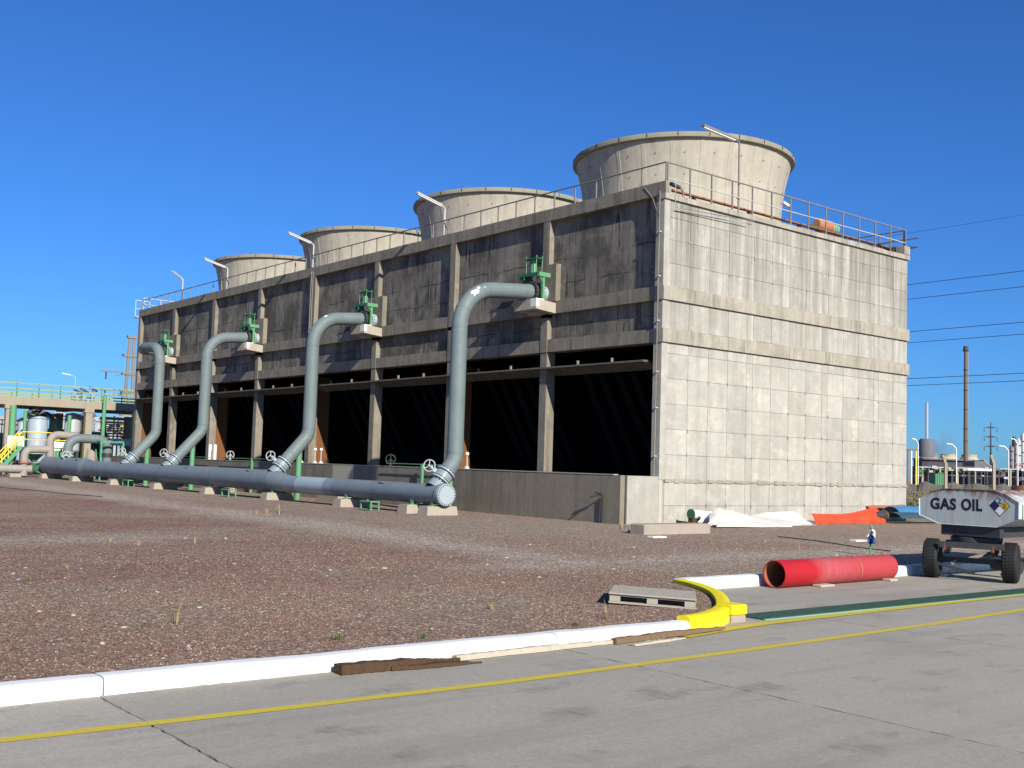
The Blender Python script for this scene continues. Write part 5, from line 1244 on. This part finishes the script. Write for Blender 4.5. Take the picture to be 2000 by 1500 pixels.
# process equipment filling the background beyond the platform
def vessel(px, py_t, X, r, m, lab, hoops=3):
    q = onx(px, 880, X); H = onx(px, py_t, X).z; t = thing('process_vessel', (X, q.y, 0), lab, 'vessel', 'process vessels beyond the platform')
    MB().lathe([(0, .4), (r, .5), (r, H-.2), (r*.7, H), (0, H+.08)], (X, q.y, 0), 20, False).build('shell', M[m], t, True)
    for k in range(hoops): z = .8+(H-1.2)*k/max(hoops-1, 1); MB().lathe([(r, z), (r+.05, z), (r+.05, z+.07), (r, z+.07)], (X, q.y, 0), 20).build('ring', M['steel'], t, True)
    MB().cyl((X, q.y, 0), (X, q.y, .5), r*.7, n=12).build('skirt', M['steel'], t)
vessel(8, 812, -76, 1.0, 'silver', 'silver process vessel at the far left edge'); vessel(66, 800, -78, .8, 'far_grey', 'grey process vessel behind the pale blue tank')
vessel(112, 804, -74, .7, 'tank', 'pale blue process vessel left of the silver tank'); vessel(168, 806, -76, .7, 'far_grey', 'grey process vessel right of the silver tank')
vessel(188, 815, -72, .55, 'silver', 'slim silver process vessel left of the tall green standpipe'); vessel(215, 818, -80, .9, 'tank', 'pale blue process vessel behind the pipe rack'); vessel(244, 812, -82, .9, 'silver', 'silver process vessel beside the left end of the tower')
def module(px0, px1, pyt, X, m, lab):
    a, b = onx(px0, 885, X), onx(px1, 885, X); H = onx(px0, pyt, X).z; t = thing('equipment_module', (X, (a.y+b.y)/2, 0), lab, 'equipment', 'equipment modules beyond the platform')
    MB().bbox(X-1.6, X, a.y, b.y, 0, H*.72, .04).build('cabinet', M[m], t)
    n = max(3, int((b.y-a.y)/.7))
    for k in range(n+1): y = a.y+(b.y-a.y)*k/n; MB().box(X+.01, X+.07, y-.03, y+.03, 0, H).build('post', M[('green', 'dgreen', 'galv')[k % 3]], t)
    for k in range(5):
        z = H*(.18+.18*k); MB().cyl((X+.12, a.y-.2, z), (X+.12, b.y+.2, z), .05+.03*(k % 2), n=8).build('line', M[('yellow', 'silver', 'green', 'galv', 'tank')[(k+px0) % 5]], t, True)
    for k in range(6):
        y = random.uniform(a.y, b.y); z = H*random.uniform(.15, .95); MB().cyl((X+.1, y, z), (X+.35, y, z), random.uniform(.08, .16), n=10).build('valve', M[random.choice(['galv', 'yellow', 'dgreen', 'steel', 'white'])], t, True)
module(0, 34, 818, -67, 'steel', 'dark equipment cabinet with pipes at the far left edge'); module(36, 62, 808, -70, 'dgreen', 'dark green equipment cabinet left of the pale blue tank')
module(88, 124, 806, -68, 'steel', 'dark equipment cabinet with pipes between the two tanks'); module(150, 196, 812, -69, 'dgreen', 'dark green equipment cabinet right of the silver tank'); module(198, 268, 822, -84, 'far_grey', 'grey equipment block behind the yellow pipe rack')
# floodlights and a street lamp over the platform
for i, (px, py, lab) in enumerate(((152, 770, 'left floodlight above the concrete frame platform'), (164, 768, 'middle floodlight above the concrete frame platform'), (181, 765, 'right floodlight above the concrete frame platform'))):
    q = onx(px, py, -64); t = thing('floodlight', (-64, q.y, 5.4), lab, 'floodlight')
    MB().cyl((-64, q.y, 5.4), (-64, q.y, q.z+.1), .05, n=8).build('post', M['galv'], t); MB().bar((-64.1, q.y-.25, q.z+.35), (-63.8, q.y+.25, q.z+.05), .45, .16).build('head', M['far_dark'], t)
q = far(146, 770, 150); t = thing('street_lamp', (q.x, q.y, 0), 'pale street lamp rising beyond the concrete frame', 'street lamp')
MB().tube(fillet([(0,0,0), (0,0,far(146,735,150).z), (-.6,-1.0,far(140,731,150).z)], .5, 4), .045, 8).build('pole', M['galv'], t, True, True)
MB().bar((-.3,-.6,far(140,731,150).z-.1), (-.9,-1.5,far(140,731,150).z+.1), .3, .12).build('head', M['lamp_white'], t, local=True)
# concrete twin-post power pole with cross arms
PX, PY = -154.5, 37.5
t = thing('power_pole', (PX, PY, 0), 'tall twin-post concrete power pole left of the cooling tower', 'power pole')
for dy in (-.62, .62): MB().tube([(PX, PY+dy*1.35, 0), (PX, PY+dy*.55, 21.0)], [.42, .24], 8).build('post', M['pole_conc'], t)
for z in (20.7, 17.6, 14.6, 11.4, 8.0): MB().box(PX-.35, PX+.35, PY-1.35 if z < 19 else PY-.8, PY+1.35 if z < 19 else PY+.8, z, z+.45).build('tie_block', M['pole_conc'], t)
for z in (15.0, 12.0, 9.0):
    MB().box(PX-.15, PX+.15, PY-4.6, PY+4.6, z-.12, z+.14).build('cross_arm', M['pole_conc'], t)
    for dy in (-3.9, 3.9): MB().cyl((PX, PY+dy, z-.12), (PX, PY+dy, z-1.3), .13, n=8).build('insulator', M['far_dark'], t)
# wires
wl = [(35.0, 17.0, 'topmost faint earth wire crossing the sky right of the tower'), (35, 13.75, 'highest power wire right of the tower'), (40, 13.75, 'second highest power wire right of the tower'), (35, 10.8, 'third highest power wire right of the tower'), (40, 10.8, 'fourth highest power wire right of the tower'), (35, 7.88, 'second lowest power wire right of the tower'), (40, 7.92, 'lowest power wire right of the tower')]
for y, z, lab in wl:
    pts = [(x, y, z+(1.0 if z > 16 else .0)*0+((x+30)/150)**2*.9) for x in np.linspace(-154.5, 70, 25)]
    o = MB().tube(pts, .010 if z > 16 else .020, 5).build('power_wire', M['far_dark'], smooth=True); tag(o, lab, 'wire', 'power line wires')

# ================================================================== RIGHT BACKGROUND
RZ = Matrix.Rotation(YAW, 4, 'Z')
def fM(px, D): q = far(px, 930, D); return Matrix.Translation((q.x, q.y, 0)) @ RZ
def wpx(n, D): return n/FPX*D
def zpx(px, py, D): return far(px, py, D).z
def fthing(name, px, D, label, cat, group=None):
    q = far(px, 930, D); return thing(name, (q.x, q.y, 0), label, cat, group, YAW)
# earth bank
mb = MB(); n = 60
for i in range(n+1):
    t_ = i/n; px = 1700+420*t_; a = far(px, 930, 120); b = far(px, 930, 132); h = 1.25+.22*math.sin(i*.9)+random.uniform(-.08, .08)
    mb.v += [(a.x, a.y, -.1), ((a.x*2+b.x)/3, (a.y*2+b.y)/3, h), (b.x, b.y, h*.9), (b.x+4, b.y+6, -.1)]
for i in range(n):
    for j in range(3): mb.f.append((i*4+j, (i+1)*4+j, (i+1)*4+j+1, i*4+j+1))
M['scrub'] = concrete('scrubby_earth', (.10,.095,.08), (.17,.15,.11), (.06,.06,.045), .2, .6)
o = mb.build('earth_bank', M['scrub']); tag(o, 'low dark earth bank across the right background', kind='structure')
# bushes: leaf clumps
M['bush'] = None
def bush_mat():
    n_ = NT('dusty_scrub_leaf'); oi = n_.noise(3, 4); return n_.fin(n_.mix(oi, (.12,.115,.055), (.24,.21,.12)), .9, 0, .1)
M['bush'] = bush_mat()
def bush(px, py, D, wd, h, seed, label):
    r2 = random.Random(seed); q = far(px, py, D); mb = MB()
    for i in range(420):
        a = r2.uniform(0, 6.28); rr_ = math.sqrt(r2.random())*wd/2; z = r2.random()**.7*h*(1-(rr_/(wd/2))**2*.7); c = Vector((rr_*math.cos(a), rr_*math.sin(a)*.8, z))
        s = r2.uniform(.05, .12); d = Vector((r2.uniform(-1, 1), r2.uniform(-1, 1), r2.uniform(-.3, 1))).normalized(); e = d.orthogonal().normalized()
        mb.add([c-e*s*.4, c+d*s, c+e*s*.4, c-d*s*.7], [(0,1,2,3)])
    t = thing('scrub_bush', (q.x, q.y, 0), label, 'bush', 'dusty scrub bushes beyond the tower')
    o = mb.build('foliage', M['bush'], t, local=True)
    st_ = MB()
    for k in range(6): st_.tube([(0,0,-.05), (r2.uniform(-.3, .3)*wd, r2.uniform(-.3, .3)*wd, h*.6)], [.03, .01], 5)
    st_.build('stems', M['wood_brown'], t, local=True)
bush(1782, 985, 66, 2.0, 1.15, 1, 'dusty bush just right of the end wall'); bush(1815, 985, 70, 2.4, 1.2, 2, 'dusty bush left of the bent fence post'); bush(1798, 990, 60, 1.6, .8, 3, 'low dusty bush in front of the other two')
bush(1880, 985, 78, 3.0, 1.1, 4, 'dusty bush behind the top of the fuel trailer'); bush(1960, 985, 82, 3.2, 1.0, 5, 'dusty bush behind the right side of the fuel trailer')
# bent-top fence posts with strands
FP = []
for i, (px, lean, lab) in enumerate(((1847, -1, 'left pale concrete fence post with a bent top behind the trailer'), (1941, -1, 'right dark concrete fence post with a bent top behind the trailer'), (2030, -1, 'concrete fence post with a bent top just outside the right edge'))):
    q = far(px, 930, 60); t = thing('fence_post', (q.x, q.y, 0), lab, 'fence post', None, YAW); top = zpx(px, 905, 60)
    MB().box(-.075, .075, -.075, .075, -.1, top).build('shaft', M['far_conc'], t, local=True)
    MB().bar((0, 0, top-.02), (lean*.16, 0, top+.45), .13, .13).build('bent_top', M['far_conc'], t, local=True); FP.append((q, top))
t = thing('fence_strands', (FP[0][0].x, FP[0][0].y, 0), 'thin wire strands strung between the bent fence posts', 'fence')
for z in (.5, 1.0, 1.5, 2.0, 2.5): MB().bar((FP[0][0].x, FP[0][0].y, z), (FP[2][0].x, FP[2][0].y, z), .012, .012).build('strand', M['rail'], t)
# street lamps
for i, (px, tip, pyt, lab) in enumerate(((1793, (1783, 857), 866, 'street lamp nearest the end wall in the right background'), (1868, (1852, 867), 876, 'street lamp left of the tall chimney foot in the right background'), (1970, (1955, 871), 880, 'smaller street lamp near the refinery columns at the right edge'), (1988, (1977, 857), 868, 'curved street lamp in front of the refinery columns at the right edge'))):
    D_ = 185; t = fthing('street_lamp', px, D_, lab, 'street lamp'); zt_ = zpx(px, pyt, D_); dx = wpx(tip[0]-px, D_); z2 = zpx(tip[0], tip[1], D_)
    MB().tube(fillet([(0,0,0), (0,0,zt_), (dx*.55, 0, z2), (dx, 0, z2)], .6, 5), [.11]*1+[.09]*100 if False else .085, 8).build('pole', M['white'], t, True, True)
    MB().bar((dx*.8, 0, z2), (dx*1.25, 0, z2+.05), .3, .14).build('head', M['lamp_white'], t, local=True)
# portal frame near the wall edge
t = fthing('steel_portal', 1780, 140, 'brown steel portal with pale legs beside the end wall', 'portal')
for dx, m in ((-.45, 'rust'), (.0, 'white'), (.6, 'yellow')): MB().box(wpx(0,1)+dx-.07, dx+.07, -.07, .07, 0, zpx(1780, 880, 140)).build('leg', M[m], t, local=True)
MB().box(-.6, .8, -.1, .1, zpx(1780, 880, 140), zpx(1780, 877, 140)).build('lintel', M['rust'], t, local=True)
# tall chimney
D_ = 330; t = fthing('tall_chimney', 1886, D_, 'tall slim brown chimney stack with platforms in the right background', 'chimney'); H = zpx(1886, 676, D_); r = wpx(4.0, D_)
MB().tube([(0,0,0), (0,0,H*.1), (0,0,H)], [r*1.15, r*1.05, r*.82], 20).build('shaft', paint('brown_chimney', (.13,.105,.085), .8, .3, (.1,.07,.05)), t, True, True)
MB().tube([(0,0,0), (0,0,zpx(1886, 903, D_))], r*1.5, 20).build('base', M['orange_rust'], t, True, True)
for py in (683, 722, 762, 800, 838, 862): 
    z = zpx(1886, py, D_); MB().cyl((0,0,z), (0,0,z+.25), r*(1.5 if py == 683 else 1.12), n=18).build('ring_platform', M['far_dark'], t, True, True)
MB().cyl((0,0,zpx(1886, 684, D_)), (0,0,H+.3), r*1.15, n=18).build('cap', M['far_dark'], t, True, True)
MB().box(r*.85, r*1.25, -.15, .15, 1, H-1).build('ladder', M['rail'], t, local=True)
# thin stack on a dark drum
D_ = 380; t = fthing('drum_stack', 1810, D_, 'thin silver chimney standing on a dark round drum', 'chimney')
MB().cyl((0,0,zpx(1810, 858, D_)), (0,0,zpx(1810, 786, D_)), wpx(2.6, D_), n=14).build('pipe_stack', M['silver'], t, True, True)
MB().tube([(0,0,zpx(1810, 892, D_)), (0,0,zpx(1810, 862, D_)), (0,0,zpx(1810, 857, D_))], [wpx(15.5, D_), wpx(15.5, D_), wpx(12, D_)], 24).build('drum', M['far_grey'], t, True, True)
# distant cooling cells
t = fthing('distant_cooler', 1840, 390, 'distant row of dark cooling cells with tan fan housings', 'cooling tower'); D_ = 390
def fb(nm, px0, px1, pyt, pyb, m, th=8, c=1840): MB().box(wpx(px0-c, D_), wpx(px1-c, D_), -th/2, th/2, max(zpx(c, pyb, D_), 0), zpx(c, pyt, D_)).build(nm, M[m], t, local=True)
fb('body', 1792, 1890, 899, 921, 'far_dark'); fb('deck', 1790, 1892, 896.5, 899, 'far_grey', 10)
for px in (1814, 1852, 1893):
    MB().tube([(wpx(px-1840, D_), 0, zpx(1840, 899, D_)), (wpx(px-1840, D_), 0, zpx(1840, 891, D_)), (wpx(px-1840, D_), 0, zpx(1840, 886.5, D_))], [wpx(20, D_), wpx(14, D_), wpx(15, D_)], 20, True).build('fan_housing', M['far_tan'], t, True, True)
for px in range(1796, 1890, 12): fb('leg', px, px+2, 921, 940, 'far_dark', 3)
# sheds, container, rack lines
D_ = 260
t = fthing('grey_shed', 1915, D_, 'grey low shed with a sloping roof right of the chimney', 'shed'); w1 = wpx(40, D_)
z0_, z1_ = zpx(1915, 916, D_), zpx(1915, 901, D_)
MB().prism([(-w1*.55, -3, 0), (w1*.45, -3, 0), (w1*.45, -3, z0_*.9), (-w1*.1, -3, z1_), (-w1*.55, -3, z1_)], (0, 6, 0)).build('body', M['far_grey'], t, local=True)
MB().prism([(-w1*.1, -3.1, z1_+.05), (w1*.5, -3.1, z0_*.9+.05), (w1*.5, -3.1, z0_*.9+.25), (-w1*.1, -3.1, z1_+.25)], (0, 6.2, 0)).build('roof', M['far_tan'], t, local=True)
D_ = 165
t = fthing('green_container', 1831, D_, 'green container box in the right background', 'container')
MB().bbox(wpx(-11, D_), wpx(11, D_), -1.2, 1.2, .3, zpx(1831, 925, D_), .06).build('body', M['dgreen'], t, local=True)
for k in range(5): x = wpx(-9+k*4.5, D_); MB().box(x-.06, x+.06, -1.24, -1.2, .4, zpx(1831, 926, D_)).build('rib', M['green'], t, local=True)
D_ = 200
t = fthing('white_overhead_pipe', 1915, D_, 'white overhead pipe on short legs in the right background', 'pipe')
zz = zpx(1915, 918, D_); MB().tube([(wpx(-26, D_), 0, zz), (wpx(26, D_), 0, zz)], .22, 12).build('run', M['white'], t, True, True)
for dx in (-24, -8, 8, 24): MB().box(wpx(dx, D_)-.08, wpx(dx, D_)+.08, -.08, .08, 0, zz-.2).build('leg', M['far_dark'], t, local=True)
D_ = 215
t = fthing('pipe_bridge', 1850, D_, 'low cluttered pipe bridge running across the right background', 'pipe bridge')
for i, (py, m) in enumerate(((914, 'galv'), (918, 'dgreen'), (921, 'far_tan'), (925, 'far_dark'), (929, 'galv'))): MB().tube([(wpx(-62, D_), i*.4, zpx(1850, py, D_)), (wpx(200, D_), i*.4, zpx(1850, py, D_)+.2)], .12+.05*(i % 2), 8).build('line', M[m], t, True, True)
for k in range(22): x = wpx(-60+k*11.5, D_); MB().box(x-.12, x+.12, -.1, 2, 0, zpx(1850, 913, D_)).build('trestle', M[('far_dark', 'far_tan', 'far_dark')[k % 3]], t, local=True)
for k in range(40):
    x = wpx(random.uniform(-60, 160), D_); z = zpx(1850, random.uniform(908, 934), D_); s = random.uniform(.2, .6)
    MB().bbox(x-s, x+s, -.3, .5, z-s*.6, z+s*.6, .05).build('equipment', M[random.choice(['dgreen', 'galv', 'far_dark', 'far_dark', 'far_grey', 'far_tan', 'far_dark'])], t, local=True)
t = fthing('white_vehicle', 1905, 270, 'small white vehicle parked beyond the earth bank', 'vehicle')
MB().prism([(-2.0, -.8, .35), (2.0, -.8, .35), (2.0, -.8, .95), (1.2, -.8, 1.05), (.7, -.8, 1.6), (-1.3, -.8, 1.6), (-1.9, -.8, 1.05)], (0, 1.6, 0)).build('body', M['white'], t, local=True)
MB().prism([(-1.2, -.81, 1.1), (.9, -.81, 1.1), (.6, -.81, 1.5), (-1.05, -.81, 1.5)], (0, .02, 0)).build('window', M['glassy'], t, local=True)
for dx in (-1.25, 1.25): MB().cyl((dx, -.85, .34), (dx, -.6, .34), .34, n=16).build('wheel', M['black'], t, True, True)
# pylon
D_ = 300; t = fthing('pylon', 1935, D_, 'slim power pylon with three cross arms in the right background', 'pylon')
H = zpx(1935, 824, D_); MB().tube([(0,0,0), (0,0,H)], [.42, .10], 8).build('mast', M['steel'], t, True, True)
for py in (835, 853, 872):
    z = zpx(1935, py, D_); a = wpx(13, D_); MB().prism([(-a, -.06, z), (0, -.06, z-.25), (a, -.06, z), (0, -.06, z+.35)], (0, .12, 0)).build('cross_arm', M['steel'], t, local=True)
    for s in (-1, 1): MB().cyl((s*a*.97, 0, z), (s*a*.97, 0, z-1.2), .09, n=6).build('insulator', M['far_dark'], t, local=True)
# refinery columns at the right edge
D_ = 280
for i, (px, wd, pyt, m, lab) in enumerate(((1975, 6, 869, 'far_grey', 'short grey refinery vessel, leftmost of the group at the right edge'), (1981, 8, 851, 'steel', 'dark refinery column second from left in the right edge group'), (1989, 8, 853, 'silver', 'silver refinery column in the right edge group'), (1998, 8, 842, 'silver', 'tallest silver refinery column at the right edge'), (2010, 12, 846, 'silver', 'wide silver refinery column just outside the right edge'))):
    t = fthing('refinery_column', px, D_+i*4, lab, 'column', 'refinery columns at the right edge'); H = zpx(px, pyt, D_); r = wpx(wd/2, D_)
    MB().tube([(0,0,0), (0,0,H-.6), (0,0,H)], [r, r, r*.55], 18).build('shell', M[m], t, True, True)
    for k in (.45, .65, .85): MB().cyl((0,0,H*k), (0,0,H*k+.15), r*1.5, n=14).build('platform', M['far_dark'], t, True, True)
    MB().box(r, r+.2, -.1, .1, 1, H*.95).build('ladder', M['galv'], t, local=True)
t = fthing('refinery_rack', 1995, 270, 'dark steel rack at the foot of the refinery columns', 'rack')
for k in range(7): x = wpx(-26+k*7, 270); MB().box(x-.15, x+.15, -.15, .15, 0, 4.5+(k % 3)*1.2).build('leg', M['far_dark'], t, local=True)
for z in (2, 3.4, 4.6, 6): MB().box(wpx(-24, 270), wpx(40, 270), -.2, .2, z, z+.25).build('beam', M[('teal', 'far_grey', 'rust', 'galv')[int(z) % 4]], t, local=True)
# small chimney plume
n_ = bpy.data.materials.new('grey_smoke'); n_.use_nodes = True; T = n_.node_tree; T.nodes.clear()
out = T.nodes.new('ShaderNodeOutputMaterial'); pv = T.nodes.new('ShaderNodeVolumePrincipled'); no = T.nodes.new('ShaderNodeTexNoise'); tc = T.nodes.new('ShaderNodeTexCoord'); rm = T.nodes.new('ShaderNodeMapRange')
pv.inputs['Color'].default_value = (.30, .30, .36, 1); no.inputs['Scale'].default_value = .22; no.inputs['Detail'].default_value = 4
rm.inputs[1].default_value = .42; rm.inputs[2].default_value = .75; rm.inputs[3].default_value = 0; rm.inputs[4].default_value = .16
T.links.new(tc.outputs['Object'], no.inputs['Vector']); T.links.new(no.outputs['Fac'], rm.inputs[0]); T.links.new(rm.outputs[0], pv.inputs['Density']); T.links.new(pv.outputs[0], out.inputs['Volume'])
q = far(1842, 868, 385); mb = MB().sphere((0,0,0), 1, 16, (4.2, 2.5, 4.8)); o = mb.build('smoke_plume', n_); o.location = q; o.rotation_euler = (0, R_(18), YAW); tag(o, 'faint grey smoke drifting right of the dark drum', 'smoke', kind='stuff')
q = far(1822, 882, 383); mb = MB().sphere((0,0,0), 1, 16, (3.4, 2.2, 3.2)); o = mb.build('smoke_plume', n_); o.location = q; tag(o, 'darker grey smoke at the foot of the drum', 'smoke', kind='stuff')
